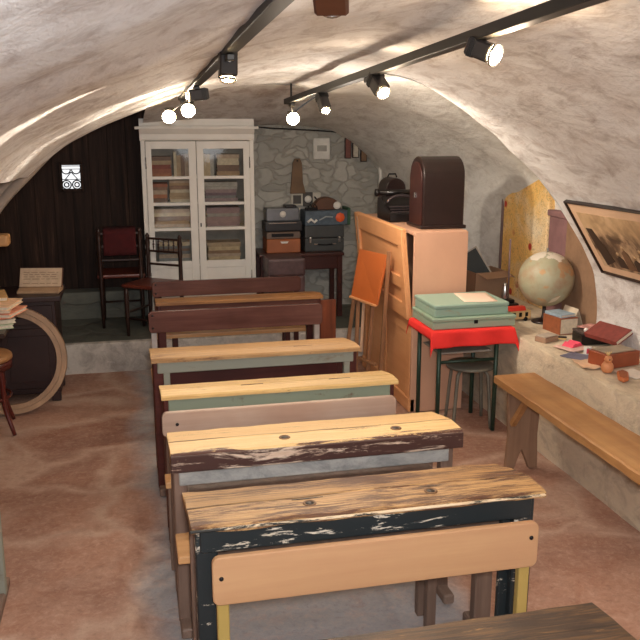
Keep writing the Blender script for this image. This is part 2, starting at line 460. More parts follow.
# window with scroll grille in the plank wall
b = MB()
x0w, x1w, z0w, z1w = -.545, -.375, 1.305, 1.525
b.box(x0w, x1w, 7.372, 7.384, z0w, z1w, 0); win = struct(b.build('window_1', M['daylight']))
b = MB()
for x in (x0w, x1w): b.box(x-.012, x+.012, 7.345, 7.4, z0w-.012, z1w+.012, .002)
for z in (z0w, z1w): b.box(x0w, x1w, 7.345, 7.4, z-.012, z+.012, .002)
b.build('window_frame', M['darkwall'], win)
b = MB(); mx = (x0w+x1w)/2
def ring(bb, cx, cz, r, y, tr, a0=0, a1=360, n=18):
    bb.tube([(cx+r*math.cos(R(a0+(a1-a0)*i/n)), y, cz+r*math.sin(R(a0+(a1-a0)*i/n))) for i in range(n+1)], tr, 5)
for sx in (-1, 1):
    ring(b, mx+sx*.042, z0w+.045, .036, 7.36, .006); ring(b, mx+sx*.042, z0w+.045, .018, 7.36, .006)
    ring(b, mx+sx*.040, z1w-.05, .034, 7.36, .0055, 180, 360)
    b.tube([(mx, 7.36, z1w-.07), (mx+sx*.05, 7.36, z0w+.09)], .004, 5)
for z in (z0w+.09, z1w-.045, z1w-.02): b.tube([(x0w, 7.36, z), (x1w, 7.36, z)], .0035, 5)
b.build('window_grille', M['iron'], win)

exec_marker = None
# ------------------------------------------------------------------ school desks and benches
ct = dict(
 gold_a=c(206, 160, 92), gold_b=c(238, 200, 128), pale_a=c(214, 168, 116), pale_b=c(236, 198, 146))
M['top0'] = board_top('weathered_dark_brown_top', c(106, 72, 42), c(176, 128, 76), c(46, 32, 24), .10, .52, (.12, .22, .32))
M['top1'] = board_top('flaking_golden_top', c(150, 104, 60), c(216, 174, 116), c(78, 48, 30), .47, .58, (.13, .215, .29))
M['top2'] = board_top('honey_top_with_peeling_front', c(214, 170, 110), c(240, 206, 148), c(70, 42, 34), .60, .64, (.125,), front=.03)
M['edge2'] = worn('peeling_dark_brown_edge', c(190, 160, 136), c(222, 204, 184), c(66, 40, 34), .43, .50, sx=5, sy=38)
M['edge1'] = worn('peeled_cream_edge', c(214, 184, 144), c(232, 212, 180), c(40, 40, 38), .50, .56, sx=7, sy=40)
M['top3'] = board_top('yellow_varnished_top', c(190, 146, 84), c(234, 200, 134), c(100, 70, 40), .60, .68, (.10,))
M['top4'] = board_top('golden_brown_top', c(160, 118, 74), c(208, 168, 116), c(96, 64, 40), .58, .68, (.10, .23))
M['top6'] = wood('dark_gold_top', c(120, 76, 40), c(176, 126, 72))
M['green'] = worn('chipped_dark_green_paint', c(206, 190, 166), c(226, 214, 196), c(34, 40, 42), .39, .42, sx=7, sy=36)
M['greytop'] = worn('scuffed_blue_grey_paint', c(150, 150, 146), c(184, 182, 176), c(92, 97, 99), .44, .70, sx=5, sy=9)
M['sage'] = worn('chipped_sage_green_paint', c(96, 74, 56), c(120, 96, 74), c(132, 142, 122), .36, .46, sx=8, sy=16)
M['sagegrey'] = worn('grey_green_paint', c(116, 100, 82), c(136, 122, 104), c(146, 148, 134), .30, .44, sx=6, sy=16)
M['redbrown'] = wood('dark_red_brown_paint', c(70, 28, 24), c(92, 42, 34), rough=.4)
M['redbrown_v'] = wood('red_brown_grain_panel', c(86, 40, 24), c(140, 72, 40), axis='Z', rough=.4)
M['mahog'] = wood('dark_mahogany', c(84, 52, 46), c(112, 76, 68), rough=.25)
M['beech'] = wood('varnished_beech', c(184, 138, 100), c(200, 158, 116), rough=.38, s=.7, dark=c(186, 140, 104), bump=.04)
M['beech_seat'] = wood('pale_seat_wood', c(206, 148, 94), c(232, 184, 130), rough=.4)
M['pinkwood'] = wood('pinkish_grey_plank', c(160, 134, 118), c(182, 158, 140), rough=.5, s=.8, dark=c(150, 106, 82))
M['ochre'] = worn('chipped_ochre_paint', c(90, 70, 46), c(110, 88, 60), c(180, 152, 84), .34, .44, axis='Z', sx=6, sy=20)
M['legwood'] = wood('worn_leg_wood', c(104, 82, 70), c(146, 120, 104), axis='Z', rough=.55)
M['skid'] = wood('greyish_brown_skid', c(110, 88, 76), c(148, 124, 108), axis='Y', rough=.6)
M['metalleg'] = plain('grey_metal_post', c(176, 172, 168), .45, .3)
M['inkring'] = plain('worn_brass_ring', c(120, 88, 60), .5, .2)
M['ink'] = plain('dark_ink_stain', c(32, 26, 24), .4)

def plank(L, prof, jit=.0, n=40, seed=0):
    """board along X with the closed YZ outline prof, edges slightly irregular"""
    bm = bmesh.new(); rings = []
    for i in range(n+1):
        x = L*i/n; row = []
        for k, (y, z) in enumerate(prof):
            d = jit*noise.noise((x*9+seed, y*14, z*20)); e = jit*noise.noise((x*11, y*9+seed, z*13+4))
            ex = jit*1.6*noise.noise((seed, y*22, z*9)) if i in (0, n) else 0
            row.append(bm.verts.new((x+ex, y+d, z+e*.6)))
        rings.append(row)
    m = len(prof)
    for A, B in zip(rings, rings[1:]):
        for k in range(m): bm.faces.new([A[k], A[(k+1) % m], B[(k+1) % m], B[k]])
    bm.faces.new(rings[0]); bm.faces.new(rings[-1])
    bmesh.ops.recalc_face_normals(bm, faces=bm.faces[:])
    return bm

def desk(label, x, y, L, D, zf, zr, th, top, apron, leg, leg2=None, ap_h=.09, ap_y=.035, inks=(), grooves=(), jit=.0, rz=0, edge=None,
         panel=None, shelf=None, ledge=.10, legw=.05, seed=0, side=None, inset=.035, edge_h=.022, group='old school desks in a row down the vault'):
    root = thing('school_desk', label, 'desk', (x, y, 0), rz, group)
    r_ = .006
    prof = [(0, zf-th), (0, zf-r_), (r_, zf), (ledge-.006, zf), (ledge, zf-.004), (ledge+.006, zf-.001)]
    k = 4
    for i in range(1, k+1):
        f = i/k; prof.append((ledge+.006+(D-ledge-.006)*f, zf+(zr-zf)*f))
    prof += [(D, zr-.022), (ledge, zf-max(th, .024))]
    b = MB(); b.join(plank(L, prof, jit, 46, seed)); dt = b.build('desktop', top, root)
    if edge:
        b = MB(); b.box(.0, L, -.012, -.001, zf-th-edge_h, zf-.006, .003); b.build('front_edge', edge, root)
    for ix in inks:
        b = MB(); b.lathe([(.013, .001), (.015, .003), (.020, .003), (.022, .0), (.013, .0)], 20, (ix, ledge*.62, zf-.0005)); iw = b.build('inkwell', M['inkring'], root)
        b = MB(); b.lathe([(0, .0012), (.0135, .0012), (.0135, 0), (0, 0)], 18, (ix, ledge*.62, zf-.0002)); b.build('ink_hole', M['ink'], iw)
    for gx in grooves:
        b = MB(); b.box(gx-.05, gx+.05, ledge*.86, ledge*.9, zf-.002, zf+.0015, .001); b.build('pencil_groove', M['ink'], root)
    b = MB(); b.box(.03, L-.03, ap_y, ap_y+.02, zf-th-ap_h, zf-th, .004); ap = b.build('apron', apron, root)
    for sx in (inset, L-inset):
        f = 1 if sx < L/2 else -1
        for (yy, zz) in ((ap_y+.03, zf-th), (D-.05, zr-.03)):
            b = MB(); b.box(sx-legw/2, sx+legw/2, yy-.022, yy+.022, .03, zz, .004); b.build('leg', leg if yy < D/2 else (leg2 or leg), root)
        b = MB(); b.box(sx-.022, sx+.022, -.02, D+.06, .004, .045, .006); b.build('runner', M['skid'], root)
        b = MB(); b.prism([(ap_y+.05, zf-th-.06), (D-.07, zr-.09), (D-.07, zr-.04), (ap_y+.05, zf-th-.005)], sx-.011, sx+.011, 'X'); b.build('side_rail', leg2 or leg, root)
    if panel: 
        b = MB(); b.box(.06, L-.06, panel[0], panel[0]+.015, panel[1], panel[2], .003); b.build('front_panel', panel[3], root)
    if shelf:
        b = MB(); b.box(.06, L-.06, ap_y+.06, D-.06, shelf-.012, shelf, .003); b.build('book_shelf', leg2 or leg, root)
    return root

def bench(label, x, y, L, back=None, seat=None, post=None, group='school benches between the desks', bolts=(), postw=.035, ends=None):
    """back=(z0,z1,thick,material) stands at y=0; seat=(y0,y1,z,material)"""
    root = thing('school_bench', label, 'bench', (x, y, 0), 0, group)
    if seat:
        b = MB(); b.box(0, L, seat[0], seat[1], seat[2]-.028, seat[2], .006, 2); b.build('seat', seat[3], root)
        for sx in (.14, L-.14):
            b = MB(); b.box(sx-.018, sx+.018, seat[0]+.02, seat[0]+.055, 0, seat[2]-.028, .003); b.build('leg', post, root)
            b = MB(); b.box(sx-.018, sx+.018, seat[1]-.055, seat[1]-.02, 0, seat[2]-.028, .003); b.build('leg', post, root)
    if back:
        z0, z1, th, m = back; r_ = .022; pts = []
        for cx, cz, a in ((L-r_, z1-r_, 0), (r_, z1-r_, 90), (r_, z0+r_, 180), (L-r_, z0+r_, 270)):
            for k in range(6): pts.append((cx+r_*math.cos(R(a+18*k)), cz+r_*math.sin(R(a+18*k))))
        b = MB(); b.prism(pts, -th/2, th/2, 'Y', .003); bk = b.build('backrest', m, root)
        for sx in (.03, L-.03):
            b = MB(); b.box(sx-postw/2, sx+postw/2, th/2, th/2+.028, 0, z1-.03, .003); b.build('post', post, root)
        for (bx, bz) in bolts:
            b = MB(); b.lathe([(0, 0), (.007, 0), (.006, .003), (0, .005)][::1], 12, (bx, -th/2, bz), (0, -1, 0)); b.build('bolt', M['iron'], bk)
    return root

desk('dark brown weathered school desk nearest the camera, cut off by the bottom edge', .0, 1.20, 1.06, .43, .735, .705, .035, M['top0'], M['mahog'], M['mahog'], jit=.004, seed=3, ledge=.12)
bench('varnished beech bench backrest on ochre posts in front of the dark green desk', .175, 2.13, 1.0, (.515, .665, .022, M['beech']), (-.36, -.12, .42, M['beech']), M['ochre'], bolts=((.025, .60), (.975, .615)))
d1 = desk('school desk with flaking golden top and chipped dark green frame', .12, 2.2, 1.11, .37, .725, .665, .022, M['top1'], M['green'], M['green'], M['legwood'], ap_h=.075, ap_y=.02, inks=(.37, .76), grooves=(.37, .76), jit=.008, seed=11, legw=.065, ledge=.13, shelf=.55, edge=M['edge1'], inset=.05, edge_h=-.008)
b = MB(); b.box(1.0, 1.075, .06, .085, .03, .62, .004); b.build('inner_board', M['green'], d1)
bench('pale seat plank poking out behind the dark green desk', .10, 2.50, 1.06, None, (.075, .25, .43, M['beech_seat']), M['legwood'])
desk('school desk with honey top, peeling dark brown front edge and blue-grey apron', .095, 2.76, 1.09, .34, .725, .68, .045, M['top2'], M['greytop'], M['legwood'], ap_h=.10, ap_y=.05, inks=(.42, .85), jit=.004, seed=23, edge=M['edge2'], ledge=.12, shelf=.52)
bench('pinkish grey plank backrest in front of the sage green desk, with pale seat end', .085, 3.235, .99, (.612, .716, .026, M['pinkwood']), (-.11, -.02, .46, M['beech_seat']), M['legwood'], bolts=((.06, .665),))
desk('school desk with yellow varnished top and chipped sage green apron', .09, 3.40, 1.05, .25, .728, .70, .018, M['top3'], M['sage'], M['redbrown'], ap_h=.10, ap_y=.02, grooves=(.4, .8), jit=.002, seed=31, ledge=.10)
d4 = desk('school desk with golden brown top, grey-green rail and dark red panel', .065, 4.0, 1.065, .36, .725, .685, .022, M['top4'], M['sagegrey'], M['redbrown'], M['redbrown'], ap_h=.06, ap_y=.02, jit=.002, seed=37, panel=(.26, .36, .60, M['redbrown']), grooves=(.78,))
for xx_ in (.075, 1.0):
    b = MB(); b.box(xx_-.016, xx_+.016, .022, .05, .06, .66, .003); b.build('inner_post', M['sagegrey'], d4)
bench('dark mahogany backrest plank with two bolts at its left end, behind the golden brown desk', .08, 5.05, 1.09, (.60, .735, .028, M['mahog']), (-.33, -.08, .40, M['beech_seat']), M['metalleg'], bolts=((.025, .71), (.025, .63)))
d6 = desk('farthest school desk with dark gold top and red-brown end panel', .135, 5.34, 1.11, .32, .725, .69, .022, M['top6'], M['mahog'], M['redbrown'], ap_h=.05, ap_y=.02, jit=.001, seed=41)
b = MB(); b.box(1.112, 1.225, .10, .12, .08, .67, .003); b.build('end_panel', M['redbrown_v'], d6)
bench('farthest bench with reddish dark backrest, in front of the white cabinet', .13, 5.93, 1.08, (.645, .755, .026, M['mahog']), (-.24, -.06, .42, M['beech_seat']), M['redbrown'], bolts=((.025, .735), (.025, .67)))
desk('corner of another school desk cut off by the left edge of the picture', -1.612, 2.86, 1.07, .36, .725, .68, .03, M['top4'], M['sagegrey'], M['sagegrey'], jit=.002, seed=51)
# ------------------------------------------------------------------ books and papers
M['pages'] = plain('paper_pages', c(214, 200, 176), .8, 0, .12, 60)
def cover_mat(rgb): return plain('cover_%02x%02x%02x' % rgb, c(*rgb), .6, 0, .2, 30)
def book(label, loc, w, h, t, rgb, mode='lie', rz=90, group=None, cat='book', pages=None, name='book', rot=None):
    """w spine to fore-edge, h along the spine, t thickness"""
    root = thing(name, label, cat, loc, 0, group)
    if rot: root.rotation_euler = rot
    elif mode == 'lie': root.rotation_euler = (0, 0, R(rz))
    else: root.rotation_euler = (R(90), 0, R(rz))
    k = min(.004, t*.2)
    b = MB(); b.prism([(0, 0), (w, 0), (w, k), (k, k), (k, t-k), (w, t-k), (w, t), (0, t)], 0, h, 'Y'); b.build('cover', cover_mat(rgb), root)
    b = MB(); b.box(k, w-.005, .004, h-.004, k, t-k, 0); b.build('pages', pages or M['pages'], root)
    return root
def sheet(name, label, cat, loc, w, d, mat, rz=0, curl=.004, t=.0012, group=None, seed=0):
    b = MB(); rows = []
    for i in range(9):
        rows.append([((u/8-.5)*w, (i/8-.5)*d, t+curl*(.5+.5*noise.noise((u*.35+seed, i*.35, seed)))*((abs(u-4)/4)**2+(abs(i-4)/4)**2)*.6) for u in range(9)])
    b.grid(rows); o = b.build(name, mat); o.location = loc; o.rotation_euler = (0, 0, R(rz))
    so = o.modifiers.new('thick', 'SOLIDIFY'); so.thickness = t*.8; so.offset = 1
    return tag(o, label, cat, group)

# ------------------------------------------------------------------ white glazed cupboard with its books
CW, CD, CH = .90, .34, 1.67
cab = thing('glazed_cupboard', 'tall white painted cupboard with two glazed doors full of books', 'cupboard', (.112, 6.86, BACKZ), -2)
W = M['white']
b = MB(); b.box(0, .025, .03, CD, 0, CH-.14, .003); b.build('side_panel', W, cab)
b = MB(); b.box(CW-.025, CW, .03, CD, 0, CH-.14, .003); b.build('side_panel', W, cab)
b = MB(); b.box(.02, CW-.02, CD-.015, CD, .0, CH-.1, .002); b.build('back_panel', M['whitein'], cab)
b = MB(); b.box(.0, CW, 0, .03, 1.505, CH-.055, .004); b.build('frieze', W, cab)
b = MB(); b.box(-.0, .035, 0, .03, 0, 1.51, .003); b.build('stile', W, cab)
b = MB(); b.box(CW-.035, CW, 0, .03, 0, 1.51, .003); b.build('stile', W, cab)
b = MB(); b.prism([(.03, CH-.17), (-.004, CH-.17), (-.008, CH-.155), (-.008, CH-.12), (-.02, CH-.105), (-.04, CH-.075), (-.04, CH-.055), (.0, CH-.055), (.0, CH), (CD, CH), (CD, CH-.15)], -.005, CW+.005, 'X', .002)
b.box(-.038, CW+.038, -.045, CD, CH-.082, CH-.06, .006, 2); b.build('cornice', W, cab)
b = MB(); b.box(0, CW, .01, CD, 0, .07, .003); b.build('plinth', W, cab)
SHZ = [.49, .80, 1.005, 1.215]           # shelf tops (local)
for z in [.08]+SHZ:
    b = MB(); b.box(.025, CW-.025, .055, CD-.015, z-.016, z, .002); b.build('shelf', W, cab)
def cup_door(xa, xb, side):
    g0, g1 = (xa+.045, xb-.06) if side < 0 else (xa+.055, xb-.05)
    b = MB(); z0, z1, zb = .09, 1.495, .53
    b.box(xa, g0, -.012, .012, z0, z1, .002); b.box(g1, xb, -.012, .012, z0, z1, .002)
    b.box(g0-.002, g1+.002, -.0115, .0115, z0, z0+.09, .002); b.box(g0-.002, g1+.002, -.0115, .0115, 1.435, z1, .002); b.box(g0-.002, g1+.002, -.0115, .0115, zb-.06, zb, .002)
    d = b.build('door', W, cab)
    b = MB(); b.box(g0-.002, g1+.002, -.004, .008, z0+.088, zb-.058, .002); b.build('door_panel', W, d)
    for z in SHZ[1:]:
        b = MB(); b.box(g0-.002, g1+.002, -.010, .011, z-.02, z+.004, .002); b.build('glazing_bar', W, d)
    b = MB(); b.box(g0-.003, g1+.003, .0, .002, zb-.003, 1.438, 0); b.build('glass_pane', M['glass'], d)
    for z in (1.28, .35):
        hx = xa+.0 if side < 0 else xb
        b = MB(); b.tube([(hx, -.014, z), (hx, -.014, z+.09)], .005, 8); b.build('hinge', M['chrome'], d)
    if side > 0:
        b = MB(); b.box(xa+.014, xa+.024, -.015, -.011, .81, .84, .001); b.build('keyhole_plate', M['iron'], d)
cup_door(.037, .433, -1); cup_door(.437, CW-.037, 1)
# books: (mode, list) per compartment; local coordinates of the cupboard
TANS = [(176, 148, 116), (196, 170, 134), (150, 116, 88), (186, 160, 138), (140, 104, 84), (206, 188, 160), (168, 134, 100), (122, 92, 76)]
REDS = [(160, 92, 66), (140, 64, 50), (176, 110, 76)]
GREY = [(128, 124, 122), (150, 146, 142), (108, 112, 116), (168, 160, 150)]
PUR = [(132, 104, 108), (150, 124, 124), (112, 88, 96)]
CM = cab.matrix_basis.copy() if False else (Matrix.Translation(cab.location) @ Matrix.Rotation(R(-2), 4, 'Z'))
COLN = {}
for L_, n_ in ((TANS, 'tan'), (REDS, 'reddish'), (GREY, 'grey'), (PUR, 'mauve')):
    for q in L_: COLN[q] = n_
def cbook(x, y, z, w, h, t, rgb, mode, label, grp):
    p = CM @ Vector((x, y, z))
    book(label, p, w, h, t, rgb, mode, 90-2, grp)
ORD = ['lowest', 'second', 'third', 'fourth', 'fifth', 'sixth', 'seventh', 'eighth']
SHN = {0: 'bottom', 1: 'third', 2: 'second', 3: 'top'}
rb = random.Random(21)
def stack(x, z, w, hmax, pal, where, dep=.20, grp=None):
    zz = z+.0005; k = 0
    while True:
        t = rb.uniform(.02, .036)
        if zz+t > z+min(hmax*1.12, .19) or k > 7: break
        ww = w*rb.uniform(.88, 1.0); rgb = rb.choice(pal)
        cbook(x+w/2+ww/2, .07+rb.uniform(0, .012), zz, dep*rb.uniform(.85, 1), ww, t, rgb, 'lie', f'{COLN[rgb]} book lying {ORD[k]} from below in the {where}', grp)
        zz += t+.0005; k += 1
def upright(x, z, n, hmax, pal, where, grp=None):
    xx = x
    for k in range(n):
        t = rb.uniform(.022, .036); hh = hmax*rb.uniform(.82, .97); rgb = rb.choice(pal)
        cbook(xx, .07+rb.uniform(0, .01), z+.0005, .15, hh, t, rgb, 'stand', f'{COLN[rgb]} book standing {["first","second","third","fourth","fifth"][k]} from left, {where}', grp)
        xx += t+.001
G3, G2, G1, G0 = [f'books on the {n} cupboard shelf' for n in ('top', 'second', 'third', 'bottom')]
stack(.07, SHZ[3], .17, .15, TANS+REDS, 'pile behind the left door, top shelf', grp=G3)
upright(.255, SHZ[3], 4, .2, TANS+REDS, 'top shelf behind the left door', grp=G3)
upright(.49, SHZ[3], 3, .19, GREY+TANS[:2], 'top shelf behind the right door', grp=G3)
stack(.60, SHZ[3], .19, .2, TANS, 'pile behind the right door, top shelf', grp=G3)
stack(.07, SHZ[2], .13, .15, REDS+TANS, 'narrow left pile on the second shelf', grp=G2)
stack(.21, SHZ[2], .19, .17, TANS, 'wide pile behind the left door, second shelf', grp=G2)
stack(.49, SHZ[2], .28, .17, PUR+GREY, 'pile behind the right door, second shelf', grp=G2)
stack(.07, SHZ[1], .31, .14, TANS, 'pile behind the left door, third shelf', grp=G1)
stack(.50, SHZ[1], .29, .16, GREY[:3]+PUR[:1], 'pile behind the right door, third shelf', grp=G1)
stack(.10, SHZ[0], .27, .21, TANS+GREY, 'pile behind the left door, bottom shelf', grp=G0)
stack(.50, SHZ[0], .29, .21, TANS[:4], 'pile behind the right door, bottom shelf', grp=G0)

# ------------------------------------------------------------------ spindle back chairs near the cupboard
M['chairdark'] = wood('dark_chair_wood', c(40, 26, 22), c(64, 40, 32), axis='Z', rough=.35)
M['seatred'] = wood('red_brown_chair_seat', c(92, 40, 30), c(116, 56, 42), rough=.35)
def turned(bb, p, q, r):
    p, q = Vector(p), Vector(q); d = q-p; L_ = d.length
    bb.lathe([(0, 0), (r*.7, 0), (r*.7, L_*.15), (r*1.3, L_*.3), (r*.6, L_*.42), (r*1.7, L_*.55), (r*.6, L_*.68), (r*1.2, L_*.82), (r*.7, L_*.9), (r*.7, L_), (0, L_)], 8, p, d)
def spindle_chair(label, loc, rz, H=.82, seatmat=None):
    """faces local -Y, back at +Y"""
    root = thing('spindle_chair', label, 'chair', loc, rz)
    b = MB(); b.box(-.19, .19, -.19, .17, .41, .44, .012, 2); b.build('seat', seatmat or M['seatred'], root)
    for sx in (-.16, .16):
        b = MB(); b.lathe([(0, 0), (.012, 0), (.016, .1), (.02, .36), (.018, .41), (0, .41)], 10, (sx, -.165, 0)); b.build('leg', M['chairdark'], root)
        b = MB(); b.lathe([(0, 0), (.012, 0), (.017, .2), (.018, .45), (.016, .62), (.022, .66), (.015, .70), (.022, .74), (.014, H-.035), (.02, H-.025), (.006, H), (0, H)], 10, (sx, .165, 0)); b.build('back_post', M['chairdark'], root)
        b = MB(); b.tube([(sx, -.165, .2), (sx, .165, .2)], .009, 8); b.build('stretcher', M['chairdark'], root)
    for z in (.56, .67, .775):
        b = MB(); b.box(-.15, .15, .157, .173, z-.009, z+.009, .003); b.build('back_rail', M['chairdark'], root)
    for k in range(5):
        b = MB(); turned(b, (-.10+.05*k, .165, .678), (-.10+.05*k, .165, .767), .006); b.build('spindle', M['chairdark'], root)
    b = MB(); b.tube([(-.16, -.165, .15), (.16, -.165, .15)], .009, 8); b.build('stretcher', M['chairdark'], root)
    return root
spindle_chair('dark spindle-back chair in front of the white cupboard', (.16, 6.565, BACKZ), -36).scale = (.95, .95, .95)
spindle_chair('dark chair carrying a dark red cloth, left of the white cupboard', (-.03, 7.0, BACKZ), 8)
bpy.data.objects['spindle_chair.001'].location = (-.09, 7.0, BACKZ); bpy.data.objects['spindle_chair.001'].rotation_euler = (0, 0, R(180))
M['dkred'] = plain('dark_red_cloth', c(70, 10, 13), .9, 0, .25, 14)
b = MB(); rows = []
for i in range(15):
    u = i/14; rows.append([(-.215+.255*j/16, 6.835+(.0 if u > .45 else .0)+.008*noise.noise((j*.5, i*.3, 0))+(-.028 if u < .5 else .028)*1, 1.05-abs(u-.5)*(.46 if u < .5 else .4)+.006*noise.noise((j*.6, 3, i*.2))) for j in range(17)])
b.grid(rows); o = b.build('draped_cloth', M['dkred']); tag(o, 'dark red cloth hanging over a chair back left of the white cupboard', 'cloth')
so = o.modifiers.new('thick', 'SOLIDIFY'); so.thickness = .006

# ------------------------------------------------------------------ things against the stone wall
M['tabledark'] = wood('dark_red_table_wood', c(58, 26, 22), c(84, 42, 34), rough=.35)
rt = thing('side_table', 'dark reddish wooden table against the stone wall', 'table', (1.42, 7.02, BACKZ), -2)
b = MB(); b.box(-.37, .36, -.2, .2, .535, .56, .006, 2); b.build('tabletop', M['tabledark'], rt)
b = MB(); b.box(-.34, .33, -.175, -.155, .42, .535, .003); b.build('apron', M['tabledark'], rt)
for sx in (-.335, .325):
    for sy in (-.165, .165):
        b = MB(); b.box(sx-.022, sx+.022, sy-.022, sy+.022, 0, .535, .004); b.build('leg', M['tabledark'], rt)
M['leatherp'] = plain('worn_purple_brown_leather', c(84, 62, 62), .5, 0, .35, 16)
bb_ = thing('leather_trunk', 'worn purple-brown leather trunk in front of the dark table', 'trunk', (1.065, 6.50, BACKZ))
b = MB(); b.box(0, .30, 0, .28, 0, .43, .015, 2); b.build('body', M['leatherp'], bb_)
b = MB(); b.box(-.004, .304, -.006, .284, .43, .575, .02, 2); b.build('lid', M['leatherp'], bb_)
b = MB(); b.box(.07, .24, -.012, .0, .30, .40, .004); b.build('front_pocket', plain('brown_leather', c(96, 62, 44), .5), bb_)
M['boxbrown'] = plain('brown_box_card', c(158, 92, 54), .55, 0, .12)
TZ = BACKZ+.56
x = thing('wooden_box', 'brown wooden box with a white handle tag, under the silver radio', 'box', (1.12, 6.90, TZ+.0))
b = MB(); b.box(0, .29, 0, .24, 0, .118, .006); b.build('body', M['boxbrown'], x)
b = MB(); b.box(.0, .29, .0, .24, .12, .178, .006); b.build('lid', plain('greyish_brown_lid', c(110, 92, 80), .5), x)
b = MB(); b.box(.04, .23, -.008, .002, .138, .165, .004); b.build('dark_strap', M['iron'], x)
b = MB(); b.prism([(.115, .098), (.185, .098), (.175, .082), (.125, .082)], -.008, .0, 'Y'); b.build('handle_tag', M['white'], x)
x = thing('portable_radio', 'silver and black portable radio on the brown wooden box', 'radio', (1.11, 6.91, TZ+.18))
b = MB(); b.box(.0, .32, 0, .2, 0, .085, .012, 2); b.build('body', plain('black_plastic', c(34, 34, 38), .4), x)
b = MB(); b.box(.015, .30, .02, .19, .085, .195, .012, 2); b.build('top_case', plain('silver_grey_case', c(112, 116, 122), .35, .4), x)
b = MB(); b.lathe([(0, 0), (.028, 0), (.026, .008), (0, .012)], 20, (.155, .02, .145), (0, -1, 0)); b.build('dial', M['white'], x)
b = MB(); b.box(.03, .27, -.006, .004, .068, .078, .002); b.build('trim_strip', M['chrome'], x)
b = MB(); b.box(.18, .28, .05, .16, .195, .215, .005); b.build('lid_button', plain('black_plastic', c(34, 34, 38), .4), x)
x = thing('carrying_case', 'dark grey carrying case with two metal clasps, right of the radio', 'case', (1.45, 6.90, TZ))
b = MB(); b.box(0, .345, 0, .25, 0, .115, .012, 2); b.build('body', plain('dark_grey_leatherette', c(60, 62, 62), .5), x)
b = MB(); b.box(0, .345, 0, .25, .117, .225, .012, 2); b.build('lid', plain('dark_grey_leatherette', c(60, 62, 62), .5), x)
for xx in (.045, .30):
    b = MB(); b.box(xx-.012, xx+.012, -.008, .002, .075, .125, .004); b.lathe([(0, 0), (.013, 0), (.01, .006), (0, .007)], 12, (xx, -.005, .12), (0, -1, 0)); b.build('clasp', M['chrome'], x)
for xx in (.095, .255):
    b = MB(); b.box(xx-.02, xx+.02, -.006, .002, .058, .072, .003); b.build('handle_mount', M['chrome'], x)
b = MB(); b.tube([(.11, -.008, .064), (.18, -.014, .06), (.24, -.008, .064)], .005, 8); b.build('handle', M['iron'], x)
x = thing('tin_box', 'blue printed box with a round orange sticker on the dark grey case', 'box', (1.45, 6.89, TZ+.226), 0)
b = MB(); b.box(0, .37, 0, .22, 0, .125, .006); b.build('body', plain('blue_grey_print', c(78, 92, 104), .5, 0, .35, 22), x)
b = MB(); b.box(.372, .40, .01, .20, .0, .145, .004); b.build('green_end', plain('dark_green_card', c(52, 88, 64), .5), x)
b = MB(); b.lathe([(0, 0), (.042, 0), (.04, .002), (0, .003)], 8, (.305, 0, .065), (0, -1, 0)); b.build('orange_sticker', plain('orange_sticker', c(226, 92, 40), .5), x)
b = MB(); b.tube([(.02, -.002, .03), (.05, -.003, .055), (.08, -.003, .03), (.10, -.003, .05)], .012, 6); b.build('white_lettering_blot', M['white'], x)
b = MB(); b.tube([(.12, -.003, .045), (.18, -.003, .075), (.24, -.003, .07)], .006, 6); b.build('pale_swoosh', plain('pale_grey_print', c(170, 176, 178), .5), x)
x = thing('curved_wooden_mould', 'rounded brown wooden block on the blue printed box', 'block', (1.66, 6.97, TZ+.352))
b = MB(); b.prism([(.12*math.cos(R(a)), .105*math.sin(R(a))) for a in range(0, 181, 15)], 0, .1, 'Y', .004); b.build('block', plain('dark_brown_wood', c(92, 58, 38), .5), x)
b = MB(); b.lathe([(.012, 0), (.03, 0), (.034, .008), (.03, .014), (.012, .014)], 16, (.085, -.004, .035), (0, -1, 0)); b.build('white_ring', M['white'], x)
x = thing('metal_tool', 'small black metal tool lying on the blue box, left of the rounded block', 'tool', (1.47, 6.93, TZ+.352))
b = MB(); b.box(0, .10, 0, .08, 0, .02, .004); b.tube([(.02+.02*k if k % 2 else .02+.02*k, .04, .02+.03*(k % 2)) for k in range(5)], .006, 6); b.build('frame', M['iron'], x)
# on the wall
x = thing('intercom', 'pale beige wall intercom with a dark round dial on the stone wall', 'intercom', (1.40, 7.255, 1.14))
b = MB(); b.box(0, .27, 0, .03, 0, .115, .006); b.build('housing', plain('aged_beige_plastic', c(196, 190, 176), .5), x)
b = MB(); b.box(.018, .09, -.004, .004, .02, .095, .003); b.build('grille', plain('dark_grey_mesh', c(74, 70, 66), .6), x)
b = MB(); b.box(.105, .195, -.006, .004, -.004, .12, .01); b.build('dial_mount', plain('dark_grey_mesh', c(74, 70, 66), .6), x)
b = MB(); b.lathe([(.012, 0), (.03, 0), (.032, .008), (.012, .008)], 16, (.15, -.006, .06), (0, -1, 0)); b.build('dial_ring', M['white'], x)
b = MB(); b.tube([(.21, -.004, .08), (.235, -.006, .05), (.25, -.004, .02)], .007, 6); b.build('switch', M['iron'], x)
x = thing('wooden_paddle', 'brown tapered wooden paddle hanging on the stone wall', 'paddle', (1.455, 7.24, 1.25))
b = MB(); b.prism([(-.065, 0), (.075, 0), (.05, .1), (.045, .2), (.04, .27), (.022, .305), (-.022, .305), (-.04, .27), (-.05, .15)], 0, .02, 'Y', .003); b.build('blade', plain('brown_paddle_wood', c(108, 82, 56), .6, 0, .25), x)
b = MB(); b.lathe([(0, 0), (.008, 0), (.006, .012), (0, .014)], 10, (0, 0, .285), (0, -1, 0)); b.build('nail', M['iron'], x)
x = thing('switch_box', 'white wall box with a pale panel high on the stone wall', 'switch', (1.60, 7.245, 1.545))
b = MB(); b.box(0, .15, 0, .03, 0, .185, .006); b.build('housing', plain('off_white_plastic', c(214, 212, 204), .5), x)
